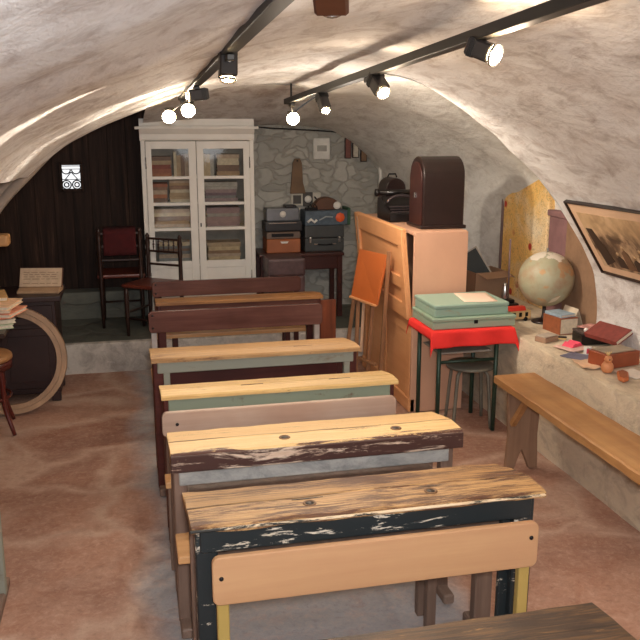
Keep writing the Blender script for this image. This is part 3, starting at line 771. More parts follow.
b = MB(); b.box(.035, .12, -.004, .003, .07, .12, .002); b.build('panel', plain('pale_grey_panel', c(160, 158, 150), .5), x)
cols = [((1.885, 1.55), (112, 62, 52)), ((1.955, 1.555), (180, 172, 156)), ((2.03, 1.52), (120, 92, 66))]
for k, ((fx, fz), rgb) in enumerate(cols):
    x = thing('small_picture', ['narrow reddish framed picture high on the stone wall under the vault', 'narrow pale framed picture between two dark ones on the stone wall', 'narrow brown framed picture at the vault edge of the stone wall'][k], 'picture', (fx, 7.245, fz), 0, 'small pictures high on the stone wall')
    hh = .18-.03*k
    b = MB(); b.box(0, .06, 0, .02, 0, hh, .003); b.build('frame', M['chairdark'], x)
    b = MB(); b.box(.008, .052, -.002, .002, .008, hh-.008, 0); b.build('image', plain('small_picture_%d' % k, c(*rgb), .5, 0, .3, 30), x)
b = MB(); P = [(1.05, 7.26, 1.835), (1.2, 7.25, 1.815), (1.5, 7.25, 1.80), (1.75, 7.25, 1.785), (1.87, 7.25, 1.77)]
b.tube([tuple(p) for p in smoothtab(P, 20)], .007, 6); o = b.build('wall_cable', M['iron']); tag(o, 'dark cable running along the top of the stone wall', 'cable')
b = MB(); b.tube([(2.2, 7.22, 1.0), (2.21, 7.22, 1.4), (2.2, 7.22, 1.5)], .017, 8); o = b.build('white_pipe', M['white']); tag(o, 'short white vertical pipe at the right end of the stone wall', 'pipe')

# ------------------------------------------------------------------ wooden counter with a leaning panel, and what stands on it
M['pine'] = wood('orange_pine', c(216, 150, 98), c(236, 178, 126), axis='Y', rough=.45, s=.6, dark=c(206, 140, 90), bump=.05)
M['pinkpanel'] = plain('pinkish_beige_board', c(204, 158, 130), .55, 0, .05, 4)
ct_ = thing('wooden_counter', 'wooden counter with a pinkish end board and a panelled front leaning outwards', 'counter', (1.735, 4.92, 0), 0)
b = MB(); b.box(0, .36, 0, .02, 0, 1.185, .002); b.build('end_board', M['pinkpanel'], ct_)
b = MB(); b.box(0, .36, .02, 1.12, 1.165, 1.19, .003); b.build('top_board', M['pinkpanel'], ct_)
b = MB(); b.box(.34, .36, .02, 1.12, 0, 1.165, .002); b.build('rear_board', M['pinkpanel'], ct_)
b = MB(); b.box(.0, .36, 1.12, 1.14, 0, 1.185, .002); b.build('end_board', M['pinkpanel'], ct_)
b = MB(); b.box(.002, .022, .021, 1.119, .07, .63, .002); b.build('lower_front', M['pine'], ct_)
b = MB(); b.box(-.012, .03, .0, 1.12, 0, .09, .004); b.build('kick_board', M['pine'], ct_)
b = MB(); b.box(-.005, .0, .02, 1.12, .52, .62, .002); b.build('front_rail', M['pine'], ct_)
for yy in (.02, .53, 1.04):
    b = MB(); b.box(-.006, .0, yy, yy+.075, .09, .53, .002); b.build('front_stile', M['pine'], ct_)
hp = bpy.data.objects.new('leaning_panel', None); 
b = MB(); b.box(-.016, 0, .0, 1.10, 0, .585, .002); lp = b.build('leaning_panel', M['pine'], ct_); lp.location = (-.002, .0, .63); lp.rotation_euler = (0, R(-5.5), 0)
for z0_, z1_ in ((0, .10), (.19, .27), (.47, .585)):
    b = MB(); b.box(-.034, -.016, .076, 1.024, z0_, z1_, .004); b.build('panel_rail', M['pine'], lp)
for yy in (0, 1.025):
    b = MB(); b.box(-.0362, -.016, yy, yy+.075, 0, .585, .003); b.build('panel_stile', M['pine'], lp)
b = MB(); b.box(-.04, -.036, 1.01, 1.04, .36, .56, .002); b.build('pale_strip', plain('pale_wood_strip', c(206, 170, 140), .5), lp)
M['casedark'] = plain('dark_brown_varnish', c(34, 20, 18), .32, 0, .25, 12)
x = thing('domed_case', 'dark brown domed wooden machine case on the counter', 'case', (1.815, 5.03, 1.192), 0)
arch = [(.27, 0), (.27, .33)]+[(.135+.135*math.cos(R(a)), .33+.125*math.sin(R(a))) for a in range(15, 166, 15)]+[(0, .33), (0, 0)]
b = MB(); b.prism(arch, .012, .29, 'X', .006); b.build('hood', M['casedark'], x)
b = MB(); b.prism([(q[0]*.86+.019, q[1]*.9+.012) for q in arch], .004, .013, 'X', .003); b.build('end_panel', plain('redder_brown_varnish', c(56, 28, 24), .3), x)
b = MB(); b.box(-.005, .305, -.01, .28, 0, .022, .006, 2); b.build('base_board', M['casedark'], x)
b = MB(); b.box(-.004, .004, .125, .145, .19, .225, .002); b.build('lock_plate', M['chrome'], x)
M['blackenamel'] = plain('black_enamel', c(26, 22, 22), .3, .1, .4, 20)
x = thing('old_typewriter', 'black old typewriter behind the domed case on the counter', 'typewriter', (1.735, 5.44, 1.192), 0)
b = MB(); b.prism([(0, 0), (.30, 0), (.30, .15), (.2, .16), (.12, .10), (0, .06)], 0, .25, 'X', .006) ; b.build('body', M['blackenamel'], x)
b = MB(); b.lathe([(0, 0), (.02, 0), (.02, .27), (0, .27)], 14, (-.01, .23, .185), (1, 0, 0)); b.lathe([(0, 0), (.027, 0), (.027, .02), (0, .02)], 14, (-.035, .23, .185), (1, 0, 0)); b.build('platen', M['blackenamel'], x)
b = MB(); b.tube([(.125+.10*math.cos(R(a)), .13, .12+.05*math.sin(R(a))) for a in range(0, 181, 12)], .012, 6); b.build('type_basket', plain('dark_type_metal', c(70, 60, 62), .4, .5), x)
for k in range(3):
    b = MB(); b.box(.02, .23, .01+.03*k, .028+.03*k, .062+.015*k, .072+.015*k, .003); b.build('key_row', plain('dark_type_metal', c(70, 60, 62), .4, .5), x)
x = thing('dark_round_case', 'dark rounded case standing behind the typewriter under the vault', 'case', (2.16, 6.80, .0), 0)
x.location = (1.82, 5.80, 1.192)
b = MB(); b.prism([(-.0, 0), (.15, 0), (.15, .2)]+[(.075+.075*math.cos(R(a)), .2+.075*math.sin(R(a))) for a in range(20, 161, 20)]+[(0, .2)], 0, .2, 'Y', .006); b.build('hood', M['casedark'], x)
b = MB(); b.tube([(.04, .1, .275), (.05, .1, .30), (.10, .1, .30), (.11, .1, .275)], .006, 6); b.build('handle', M['iron'], x)

# folded easel with an orange board leaning on the counter
M['orange'] = plain('orange_varnished_board', c(196, 104, 50), .4, 0, .06, 3)
ez = thing('folding_easel', 'folded wooden easel with an orange-brown board leaning against the counter', 'easel', (-.05, 0, 0))
A, B_, C_, D_ = Vector((1.595, 5.52, 1.005)), Vector((1.675, 5.15, 1.015)), Vector((1.505, 5.40, .70)), Vector((1.605, 5.13, .685))
C_ = Vector((1.515, 5.44, .69))
def slab(bb, q, th):
    n = (q[1]-q[0]).cross(q[3]-q[0]).normalized(); bm = bmesh.new()
    F = [bm.verts.new(p) for p in q]; K = [bm.verts.new(p+n*th) for p in q]
    bm.faces.new(F); bm.faces.new(K[::-1])
    for i in range(4): bm.faces.new([F[i], K[i], K[(i+1) % 4], F[(i+1) % 4]])
    bmesh.ops.recalc_face_normals(bm, faces=bm.faces[:]); bmesh.ops.bevel(bm, geom=bm.edges[:], offset=.002, segments=1, affect='EDGES'); bb.join(bm)
b = MB(); slab(b, [A, B_, D_, C_], .016); bd = b.build('board', M['orange'], ez)
b = MB(); b.bar(C_+Vector((-.004, 0, -.003)), D_+Vector((-.004, 0, -.003)), .022, .014); b.build('bottom_ledge', M['pine'], bd)
M['easelwood'] = wood('brown_easel_wood', c(134, 92, 62), c(170, 124, 88), axis='Z', rough=.5)
for p, q in (((1.60, 5.52, .98), (1.49, 5.56, 0)), ((1.565, 5.42, .75), (1.545, 5.42, 0)), ((1.645, 5.30, .9), (1.60, 5.32, 0)), ((1.69, 5.14, 1.04), (1.655, 5.2, 0))):
    b = MB(); b.bar(p, q, .026, .016); b.build('leg', M['easelwood'], ez)
b = MB(); b.bar((1.585, 5.36, .66), (1.575, 5.38, .30), .02, .008); b.build('pale_slat', plain('pale_wood_strip', c(206, 170, 140), .5), ez)
b = MB(); b.bar((1.515, 5.55, .25), (1.635, 5.22, .25), .014, .02); b.build('cross_bar', M['easelwood'], ez)

# ------------------------------------------------------------------ small table with red cloth, teal boxes, stool
M['greenmetal'] = plain('dark_green_tube', c(40, 62, 50), .4, .2, .15)
tb = thing('school_table', 'small dark green metal-legged table under a red cloth', 'table', (1.96, 4.66, 0), 1)
b = MB(); b.box(-.25, .245, -.185, .185, .63, .65, .004); b.build('tabletop', M['easelwood'], tb)
for sx in (-.205, .165):
    for sy in (-.165, .165):
        b = MB(); b.tube([(sx, sy, 0), (sx, sy, .63)], .0135, 10); b.build('leg', M['greenmetal'], tb)
b = MB(); b.tube([(-.205, -.165, .46), (.165, -.165, .46)], .010, 8); b.build('cross_bar', M['greenmetal'], tb)
b = MB(); b.tube([(-.205, -.165, .60), (-.205, .165, .60)], .010, 8); b.build('side_bar', M['greenmetal'], tb)
b = MB(); b.box(-.19, .15, -.14, .14, .50, .512, .003); b.build('under_shelf', plain('grey_board', c(150, 140, 128), .6), tb)
M['redcloth'] = plain('bright_red_cloth', c(238, 48, 42), .8, 0, .08, 8)
b = MB(); rows = []; hx, hy = .262, .197; ox0, ox1, oy0, oy1 = .045, .06, .095, .05
N = 44
for i in range(N+1):
    row = []
    for j in range(N+1):
        u = -hx-ox0+(2*hx+ox0+ox1)*j/N; v = -hy-oy0+(2*hy+oy0+oy1)*i/N
        dx = max(0, abs(u)-hx); dy = max(0, abs(v)-hy)
        sx = math.copysign(1, u); sy = math.copysign(1, v)
        X_ = max(-hx, min(hx, u))+sx*dx*.25; Y_ = max(-hy, min(hy, v))+sy*dy*.12
        fold = .010*math.sin(u*26+v*9)*min(1, (dx+dy)*14)
        Z_ = .6525+.003-(dx*.95+dy*.98)-(.35*min(dx, dy))+0*fold
        if dx and dy: X_ += sx*(.3 if sx > 0 else .08)*min(dx, dy); Y_ += sy*.15*min(dx, dy)
        row.append((X_, Y_+fold*(1 if dy else 0), Z_+.0006*noise.noise((u*20, v*20, 1))))
    rows.append(row)
b.grid(rows); o = b.build('tablecloth', M['redcloth']); o.location = (1.96, 4.66, 0); o.rotation_euler = (0, 0, R(1))
so = o.modifiers.new('thick', 'SOLIDIFY'); so.thickness = .003; so.offset = 1
tag(o, 'bright red cloth draped over the small table', 'tablecloth')
M['teal'] = worn('worn_teal_paint', c(150, 146, 120), c(168, 160, 132), c(150, 176, 160), .30, .40, sx=5, sy=12)
M['teal2'] = worn('worn_grey_teal_paint', c(150, 140, 116), c(160, 150, 128), c(150, 172, 150), .32, .42, sx=5, sy=12)
x = thing('flat_case', 'lower and wider of the two flat teal boxes on the red cloth', 'box', (1.715, 4.50, .6595), 0)
b = MB(); b.box(0, .53, 0, .36, 0, .045, .005); b.build('body', M['teal2'], x)
b = MB(); b.box(-.004, .534, -.004, .364, .046, .068, .005); b.build('lid', M['teal2'], x)
b = MB(); b.box(.26, .285, -.006, .0, .028, .05, .002); b.build('latch', M['iron'], x)
x = thing('flat_case', 'upper teal box with a paper on its lid', 'box', (1.735, 4.525, .728), 1)
b = MB(); b.box(0, .475, 0, .34, 0, .05, .005); b.build('body', M['teal'], x)
b = MB(); b.box(-.004, .479, -.004, .344, .051, .074, .005); b.build('lid', M['teal'], x)
sheet('paper_sheet', 'pale pinkish sheet of paper lying on the upper teal box', 'paper', (2.065, 4.70, .8025), .21, .27, plain('pale_pink_paper', c(240, 212, 190), .8, 0, .04), -8, .002)
x = thing('stool', 'grey metal stool with a round seat under the red-clothed table', 'stool', (2.03, 4.66, 0), 0)
M['stoolgrey'] = plain('worn_grey_metal', c(120, 116, 104), .5, .3, .2)
b = MB(); b.lathe([(0, .368), (.13, .368), (.148, .372), (.15, .384), (.142, .392), (0, .390)], 28); b.build('seat', M['stoolgrey'], x)
for k in range(4):
    a = R(35+90*k); 
    b = MB(); P = [(.10*math.cos(a), .10*math.sin(a), .366), (.125*math.cos(a), .125*math.sin(a), .345), (.137*math.cos(a), .137*math.sin(a), .30), (.165*math.cos(a), .165*math.sin(a), 0)]
    b.tube([tuple(p) for p in smoothtab(P, 14)], .011, 8); b.build('leg', M['stoolgrey'], x)

# ------------------------------------------------------------------ long bench along the ledge
M['benchtop'] = wood('honey_brown_bench_plank', c(168, 116, 68), c(202, 154, 100), axis='Y', rough=.5, s=.8, dark=c(120, 78, 44))
M['benchleg'] = wood('greyed_bench_leg', c(128, 96, 74), c(160, 126, 100), axis='Z', rough=.65, s=.8)
x = thing('plank_bench', 'long honey-brown plank bench along the plastered ledge', 'bench', (1.9, 4.03, 0))
bm = plank(1.95, [(0, .47), (.0, .505), (.008, .51), (.24, .51), (.248, .505), (.248, .475), (.24, .47)], .005, 50, 5)
bmesh.ops.transform(bm, matrix=Matrix.Rotation(R(-90), 4, 'Z') , verts=bm.verts[:])
bmesh.ops.transform(bm, matrix=Matrix.Translation((0, 0, 0)), verts=bm.verts[:])
b = MB(); b.join(bm); b.build('seat_plank', M['benchtop'], x)
for yy in (-.13, -1.75):
    b = MB(); b.prism([(.035, 0), (.085, 0), (.10, .05), (.125, .115), (.15, .06), (.175, 0), (.225, 0), (.215, .2), (.225, .46), (.03, .46), (.045, .2)], yy, yy+.03, 'X' if False else 'Y', .004); b.build('leg_board', M['benchleg'], x)
    b = MB(); b.bar((.06, yy-.005, .27), (.06, yy-.16, .465), .03, .03); b.build('brace', M['benchtop'], x)
#PART3
# ------------------------------------------------------------------ camera, light
cam = bpy.data.cameras.new('camera'); co = bpy.data.objects.new('camera', cam); COL.objects.link(co)
cam.sensor_width = 36; cam.lens = 830/640*36; cam.clip_start = .05
co.location = (0, 0, 1.85); co.rotation_euler = (R(90-13.3), 0, R(-12.9))
SC.camera = co
SC.view_settings.view_transform = 'Standard'
w = bpy.data.worlds.new('world'); SC.world = w; w.use_nodes = True
w.node_tree.nodes['Background'].inputs[0].default_value = (.5, .48, .46, 1); w.node_tree.nodes['Background'].inputs[1].default_value = .16
def lamp(kind, name, loc, power, col, size=.1, target=None, angle=60, blend=.5):
    l = bpy.data.lights.new(name, kind); l.energy = power; l.color = col
    if kind == 'AREA': l.size = size
    else: l.shadow_soft_size = size
    if kind == 'SPOT': l.spot_size = R(angle); l.spot_blend = blend
    o = bpy.data.objects.new(name, l); COL.objects.link(o); o.location = loc
    if target: o.rotation_euler = (Vector(target)-Vector(loc)).to_track_quat('-Z', 'Y').to_euler()
    return o
WARM = (1, .86, .70)
lamp('AREA', 'camera_flash', (.05, -.05, 1.93), 60, (.97, .98, 1), .12, (.7, 4, .9))
lamp('POINT', 'room_bounce', (.7, -1.2, 1.7), 34, (.98, .98, 1), .5)
# ------------------------------------------------------------------ globe and the things on the ledge
LZ = .604
def mk_globe():
    t = NT('faded_globe_map')
    n = t.noise(t.mapping((1, 1, 1), rand=False), 8.5, 5, .55, .3)
    land = t.val(n, .55, .59)
    sea = t.mix(t.noise(t.mapping((9, 9, 9), rand=False), 2, 3), c(160, 162, 134), c(184, 176, 148))
    ln = t.mix(t.noise(t.mapping((3, 3, 3), (2, 1, 5), rand=False), 3, 3), c(204, 158, 96), c(196, 130, 92))
    col = t.mix(t.math('MULTIPLY', land, .7), sea, ln)
    st = t.noise(t.mapping((4, 4, 4), (1, 7, 2), rand=False), 2.5, 4)
    col = t.mix(t.val(st, .46, .7, 0, .75), col, c(168, 132, 104))
    X = t.sep(); torn = t.math('ADD', t.val(X[2], .095, .15), t.math('MULTIPLY', t.math('SUBTRACT', n, .5), 1.8))
    col = t.mix(t.val(torn, .72, .76), col, c(226, 216, 200))
    return t.done(col, .45)
M['globe'] = mk_globe()
GR = .175
x = thing('globe', 'large faded terrestrial globe with torn paper at its top, on the ledge', 'globe', (2.57, 4.76, LZ))
b = MB(); b.lathe([(GR*math.sin(R(a)), .29-GR*math.cos(R(a))) for a in range(0, 181, 6)], 40); g_ = b.build('sphere', M['globe'], x)
for p in g_.data.vertices: p.co.z -= .29
g_.location = (0, 0, .283)
for p in g_.data.polygons: p.use_smooth = True
b = MB(); b.lathe([(0, 0), (.075, 0), (.078, .008), (.06, .018), (.02, .028), (.012, .05), (.012, .125), (0, .13)], 24); b.build('stand', M['casedark'], x)
b = MB(); b.lathe([(0, 0), (.008, 0), (.006, .015), (.009, .022), (0, .03)], 10, (0, 0, .455)); b.build('pole_pin', M['chrome'], x)
b = MB()
for (a, e, s_) in ((-95, -38, .04), ):
    rows = []
    for i in range(5):
        rows.append([tuple(Vector((math.cos(R(a+(j-2)*5+(i-2)*2))*math.cos(R(e+(i-2)*4+(j-2)*2)), math.sin(R(a+(j-2)*5+(i-2)*2))*math.cos(R(e+(i-2)*4+(j-2)*2)), math.sin(R(e+(i-2)*4+(j-2)*2))))*(GR+.002)) for j in range(5)])
    b.grid(rows)
pt = b.build('paper_patch', plain('pale_torn_paper', c(222, 206, 180), .8), g_)
# toy wagon with windows and red roof
x = thing('toy_tram', 'small cream toy tram with dark windows and red roof, left of the globe', 'toy', (2.41, 4.84, LZ), 5)
b = MB(); b.box(-.10, .10, -.03, .03, .012, .07, .004); b.build('body', plain('cream_toy_paint', c(214, 180, 126), .5), x)
b = MB(); b.prism([(-.036, .07), (.036, .07), (.02, .095), (-.02, .095)], -.105, .06, 'X', .003); b.build('roof', plain('red_toy_roof', c(196, 52, 36), .5), x)
for k in range(4):
    b = MB(); b.box(-.08+.045*k, -.06+.045*k, -.034, -.029, .03, .058, .001); b.build('window', M['iron'], x)
for k in (-.06, .06):
    b = MB(); b.lathe([(0, 0), (.014, 0), (.014, .066), (0, .066)], 14, (k, -.033, .014), (0, 1, 0)); b.build('wheel', M['iron'], x)
# black stand with silver bottle and a stick
x = thing('black_stand', 'black stand with a silver cylinder at the left end of the ledge', 'stand', (2.44, 5.05, LZ))
b = MB(); b.box(-.075, .075, -.05, .05, 0, .075, .006); b.build('base', M['blackenamel'], x)
b = MB(); b.box(-.05, .05, -.035, .035, .075, .1, .006); b.build('upper_block', M['blackenamel'], x)
b = MB(); b.lathe([(0, 0), (.018, 0), (.02, .01), (.02, .07), (.012, .09), (.012, .11), (0, .112)], 16, (-.015, -.01, .1)); b.build('silver_cylinder', M['chrome'], x)
b = MB(); b.tube([(.018, .01, .09), (.02, .02, .5)], .007, 8); b.build('rod', M['pipe'], x)
M['card'] = plain('brown_cardboard', c(150, 118, 92), .85, 0, .06)
x = thing('cardboard_box', 'open brown cardboard box behind the counter on the ledge', 'box', (2.30, 5.32, LZ), 4)
x.location = (2.35, 5.30, LZ)
for (a0, a1, b0, b1) in ((-.09, .15, -.12, -.115), (-.09, .15, .115, .12), (-.09, -.085, -.12, .12), (.145, .15, -.12, .12)):
    b = MB(); b.box(a0, a1, b0, b1, 0, .26, .001); b.build('side', M['card'], x)
b = MB(); b.box(-.09, .15, -.12, .12, 0, .004, 0); b.build('bottom', M['card'], x)
b = MB(); b.bar((.03, -.12, .26), (.05, -.21, .235), .24, .005); b.build('flap', M['card'], x)
b = MB(); b.bar((.15, 0, .26), (.21, 0, .215), .005, .24, (0, 1, 0)); b.build('flap', M['card'], x)
x = thing('writing_slate', 'dark slate in a pale frame leaning out of the cardboard box', 'slate', (2.375, 5.33, LZ+.17), 0, None, (R(-14), R(-30), R(-6)))
b = MB(); b.box(-.09, .09, -.004, .004, 0, .22, .001); b.build('slate', plain('black_slate', c(40, 44, 42), .6), x)
for q in ((-.10, -.09, 0, .23), (.09, .10, 0, .23), (-.10, .10, .22, .23), (-.10, .10, -.01, .0)):
    b = MB(); b.box(q[0], q[1], -.006, .006, q[2], q[3], .001); b.build('frame_bar', plain('pale_grey_frame', c(176, 166, 150), .6), x)
# books etc. right of the globe
book('thick old book with brown leather spine and uncut pages, standing right of the globe foot', (2.50, 4.42, LZ), .13, .18, .10, (150, 86, 54), 'lie', 6, None)
book('light blue book lying on the thick old book', (2.515, 4.44, LZ+.101), .11, .15, .018, (150, 170, 184), 'lie', 12)
x = thing('folded_card', 'folded cream card standing like a tent behind the old book', 'card', (2.672, 4.60, LZ), 96)
b = MB(); b.prism([(-.05, 0), (-.0, .13), (.05, 0), (.048, 0), (0, .122), (-.048, 0)], -.07, .07, 'X'); b.build('card', plain('cream_card', c(222, 206, 182), .8), x)
x = thing('black_box', 'black box under the red and white booklet on the ledge', 'box', (2.61, 4.22, LZ), -4)
b = MB(); b.box(-.10, .08, -.05, .08, 0, .06, .004); b.build('body', M['blackenamel'], x)
b = MB(); b.box(-.102, .082, -.052, .082, .061, .074, .004); b.build('lid', plain('dark_grey_lid', c(74, 62, 58), .5), x)
x = sheet('booklet', 'red and white printed booklet on the black box', 'booklet', (2.62, 4.27, LZ+.076), .13, .12, None or plain('red_white_print', c(196, 140, 130), .7, 0, .45, 34), 20, .003, .004)
b = MB(); b.lathe([(0, 0), (.012, 0), (.014, .01), (.006, .02), (0, .022)], 12); o = b.build('white_button', M['white']); o.location = (2.545, 4.205, LZ+.0755); tag(o, 'small shiny white knob lying on the black box', 'knob')
book('dark red folder leaning against the wall at the right end of the ledge', (2.50, 3.98, LZ+.0), .13, .24, .028, (130, 58, 50), 'lie', 0, None, 'folder', None, 'folder', (R(0), R(-26), R(14)))
bpy.data.objects['folder'].location = (2.575, 3.93, LZ+.056)
x = thing('wooden_case', 'reddish-brown wooden case with a grey sliding lid on the ledge', 'case', (2.44, 3.83, LZ), 12)
x.location = (2.455, 3.80, LZ)
b = MB(); b.box(-.10, .13, -.08, .06, 0, .078, .004); b.build('body', plain('reddish_brown_wood', c(148, 74, 44), .45, 0, .15), x)
b = MB(); b.box(-.085, .11, -.065, .045, .079, .085, .002); b.build('lid', plain('grey_sliding_lid', c(158, 142, 122), .6), x)
x = thing('toy_chick', 'small orange-brown wooden toy animal with a crest in front of the wooden case', 'toy', (2.355, 3.665, LZ), 0)
b = MB(); b.lathe([(0, 0), (.022, .002), (.032, .02), (.03, .04), (.02, .055), (0, .06)], 16); b.build('body', plain('orange_brown_toy', c(206, 138, 92), .5), x)
b = MB(); b.lathe([(0, 0), (.016, .003), (.022, .018), (.016, .032), (0, .036)], 14, (0, -.005, .054)); b.build('head', plain('orange_brown_toy', c(206, 138, 92), .5), x)
for k in range(4):
    b = MB(); b.tube([(0, 0, .085), (-.018+.012*k, 0, .11)], .0022, 5); b.build('crest_quill', plain('straw_yellow', c(222, 186, 120), .6), x)
b = MB(); b.lathe([(0, 0), (.004, 0), (0, .003)], 8, (-.006, -.027, .074), (0, -1, 0)); b.build('eye', M['iron'], x)
x = thing('toy_boat', 'small orange wooden boat-shaped tray at the right front of the ledge', 'tray', (2.38, 3.56, LZ), 60)
b = MB(); b.prism([(-.09, 0), (-.055, .025), (.05, .028), (.085, .0), (.05, -.028), (-.055, -.025)], 0, .022, 'Z', .005); b.build('hull', plain('orange_wood_tray', c(200, 112, 62), .5), x)
b = MB(); b.prism([(-.07, 0), (-.05, .018), (.045, .02), (.065, 0), (.045, -.02), (-.05, -.018)], .0215, .024, 'Z'); b.build('inside', plain('darker_tray_inside', c(150, 84, 48), .6), x)
x = thing('paper_bundle', 'orange and yellow paper bundle at the right edge of the picture on the ledge', 'paper', (2.50, 3.42, LZ), 10)
for k in range(4):
    b = MB(); b.box(-.06+.004*k, .07-.003*k, -.08, .05+.006*k, .012*k, .012*k+.010, .002); b.build('layer', plain('bundle_layer_%d' % k, c(*[(224, 150, 90), (236, 190, 120), (208, 120, 80), (240, 206, 150)][k]), .7), x)
x = thing('pencil_box', 'small flat wooden pencil box with a grey lid at the front of the ledge', 'box', (2.36, 4.32, LZ), 24)
b = MB(); b.box(-.06, .06, -.04, .04, 0, .03, .003); b.build('body', plain('greyish_brown_box', c(160, 128, 104), .6), x)
b = MB(); b.box(-.056, .056, -.036, .036, .031, .037, .002); b.build('lid', plain('grey_tin_lid', c(176, 164, 150), .45), x)
sheet('exercise_book', 'white booklet with pink patches lying in front of the globe', 'booklet', (2.42, 4.12, LZ), .16, .15, plain('white_pink_print', c(216, 180, 168), .7, 0, .2, 20), 18, .004, .006)
x = thing('pink_packet', 'bright pink folded packet on the white booklet', 'packet', (2.43, 4.15, LZ+.0115), 25)
b = MB(); b.prism([(-.05, 0), (-.02, .022), (.0, .012), (.025, .024), (.05, 0)], -.035, .035, 'X' if False else 'Y'); b.build('wrap', plain('hot_pink_paper', c(232, 78, 104), .6), x)
x = thing('small_card_box', 'tiny white and pink carton standing beside the wooden case', 'box', (2.44, 4.0, LZ), 10)
b = MB(); b.box(-.018, .018, -.014, .014, 0, .045, .002); b.build('carton', M['white'], x)
b = MB(); b.box(-.0185, .0, -.0145, -.013, .008, .036, 0); b.build('pink_label', plain('hot_pink_paper', c(232, 78, 104), .6), x)
sheet('blue_leaflet', 'dull blue leaflet near the front edge of the ledge', 'leaflet', (2.36, 3.96, LZ), .13, .15, plain('dull_blue_paper', c(110, 108, 128), .7), 30, .003, .002)
sheet('cream_leaflet', 'crumpled cream paper at the front edge of the ledge left of the toy animal', 'leaflet', (2.32, 3.80, LZ), .10, .16, plain('cream_leaflet_paper', c(226, 190, 156), .7), -6, .02, .003)
sheet('white_leaflet', 'white papers beside the orange boat-shaped tray', 'leaflet', (2.47, 3.60, LZ), .13, .15, plain('white_leaflet_paper', c(226, 214, 200), .7), 14, .008, .004)
x = thing('brush', 'small dark brush lying by the pencil box', 'brush', (2.44, 4.35, LZ), -30)
b = MB(); b.box(-.06, .06, -.01, .01, .008, .018, .003); b.build('handle', M['casedark'], x)
b = MB(); b.box(0, .055, -.009, .009, 0, .008, .001); b.build('bristles', plain('straw_yellow', c(222, 186, 120), .6), x)

# ------------------------------------------------------------------ framed school photograph on the vault
P0, P1 = Vector((2.385, 4.20, 1.445)), Vector((2.645, 4.20, 1.05))
dn = (P1-P0); H_ = dn.length; ez_ = -dn.normalized(); ex_ = Vector((.02, -1, .01)); ex_ = (ex_-ez_*ex_.dot(ez_)).normalized(); ey_ = ez_.cross(ex_)
pf = thing('framed_photograph', 'large sepia class photograph in a thin dark frame on the sloping vault', 'picture')
mt = Matrix((ex_, ey_, ez_)).transposed().to_4x4(); mt.translation = P1 - ey_*.03
pf.matrix_basis = mt; PW = .95
def mk_photo():
    t = NT('sepia_photograph'); v = t.mapping((1, 1, 1), rand=False)
    n = t.noise(v, 9, 6, .65, .6); k = t.noise(t.mapping((2, 1, .8), (4, 0, 2), rand=False), 3.2, 3, .5, 1.2)
    col = t.ramp(t.math('ADD', t.math('MULTIPLY', n, .45), t.math('MULTIPLY', k, .6)), [(.36, c(52, 36, 26)), (.48, c(96, 74, 56)), (.57, c(176, 146, 114)), (.70, c(222, 196, 164))])
    X = t.sep(); col = t.mix(t.val(X[2], .26, .33, 0, .55), col, c(206, 172, 128))
    return t.done(col, .6)
b = MB(); b.box(0, PW, 0, .008, 0, H_, .002); b.build('mount', plain('tan_card_mount', c(214, 180, 148), .7, 0, .06), pf)
b = MB(); b.box(.055, PW-.055, -.002, .001, .05, H_-.06, 0); b.build('photograph', mk_photo(), pf)
for q in ((-.01, 0, -.01, H_+.01), (PW, PW+.01, -.01, H_+.01), (0, PW, -.01, 0), (0, PW, H_, H_+.01)):
    b = MB(); b.box(q[0], q[1], -.012, .012, q[2], q[3], .002); b.build('frame_bar', M['casedark'], pf)
M['sep_d'] = plain('sepia_dark_coat', c(58, 40, 28), .6); M['sep_l'] = plain('sepia_face', c(176, 142, 104), .6); M['sep_m'] = plain('sepia_mid', c(112, 82, 58), .6)
b = MB(); b.prism([(.07, .31), (.13, .31), (.20, .10), (.10, .06)][::1], -.004, -.0022, 'Y'); b.build('dark_doorway', M['sep_d'], pf)
for k in range(9):
    px_ = .27+.075*k; pz_ = .15+.05*(k % 2)
    b = MB(); b.prism([(px_-.035, .07), (px_+.035, .07), (px_+.028, pz_-.02), (px_, pz_), (px_-.028, pz_-.02)], -.0045-.0006*(k % 2), -.0022, 'Y'); b.build('pupil_coat', [M['sep_d'], M['sep_m']][k % 2], pf)
    b = MB(); b.lathe([(0, 0), (.014, 0), (.015, .001), (0, .002)], 14, (px_, -.003, pz_+.012), (0, -1, 0)); b.build('pupil_face', M['sep_l'], pf)

# ------------------------------------------------------------------ left side: dresser, hoop, papers, chair
M['dresser'] = plain('dark_aubergine_wood', c(50, 32, 30), .4, 0, .25, 5)
x = thing('dark_chest', 'dark wooden chest at the left behind the big hoop', 'chest', (-1.25, 5.68, 0))
b = MB(); b.box(0, .735, .0, .40, .06, .70, .005); b.build('carcass', M['dresser'], x)
b = MB(); b.box(-.01, .775, -.03, .42, .70, .735, .006, 2); b.build('top_board', M['dresser'], x)
for k in range(2):
    b = MB(); b.box(.02+.355*k, .36+.355*k, -.012, .0, .10, .52, .004); d_ = b.build('door', M['dresser'], x)
    b = MB(); b.box(.06+.355*k, .32+.355*k, -.018, -.012, .15, .47, .004); b.build('door_panel', M['dresser'], d_)
b = MB(); b.box(.02, .715, -.012, .0, .545, .675, .004); dr = b.build('drawer', M['dresser'], x)
b = MB(); b.lathe([(0, 0), (.01, 0), (.016, .018), (0, .024)], 12, (.50, -.012, .61), (0, -1, 0)); b.build('knob', M['iron'], dr)
for sx in (.03, .70):
    for sy in (.03, .37):
        b = MB(); b.box(sx-.03, sx+.03, sy-.03, sy+.03, 0, .06, .004); b.build('foot', M['dresser'], x)
x = thing('open_book', 'open old book with a printed page propped on the dark chest', 'book', (-.62, 5.83, .735), -10)
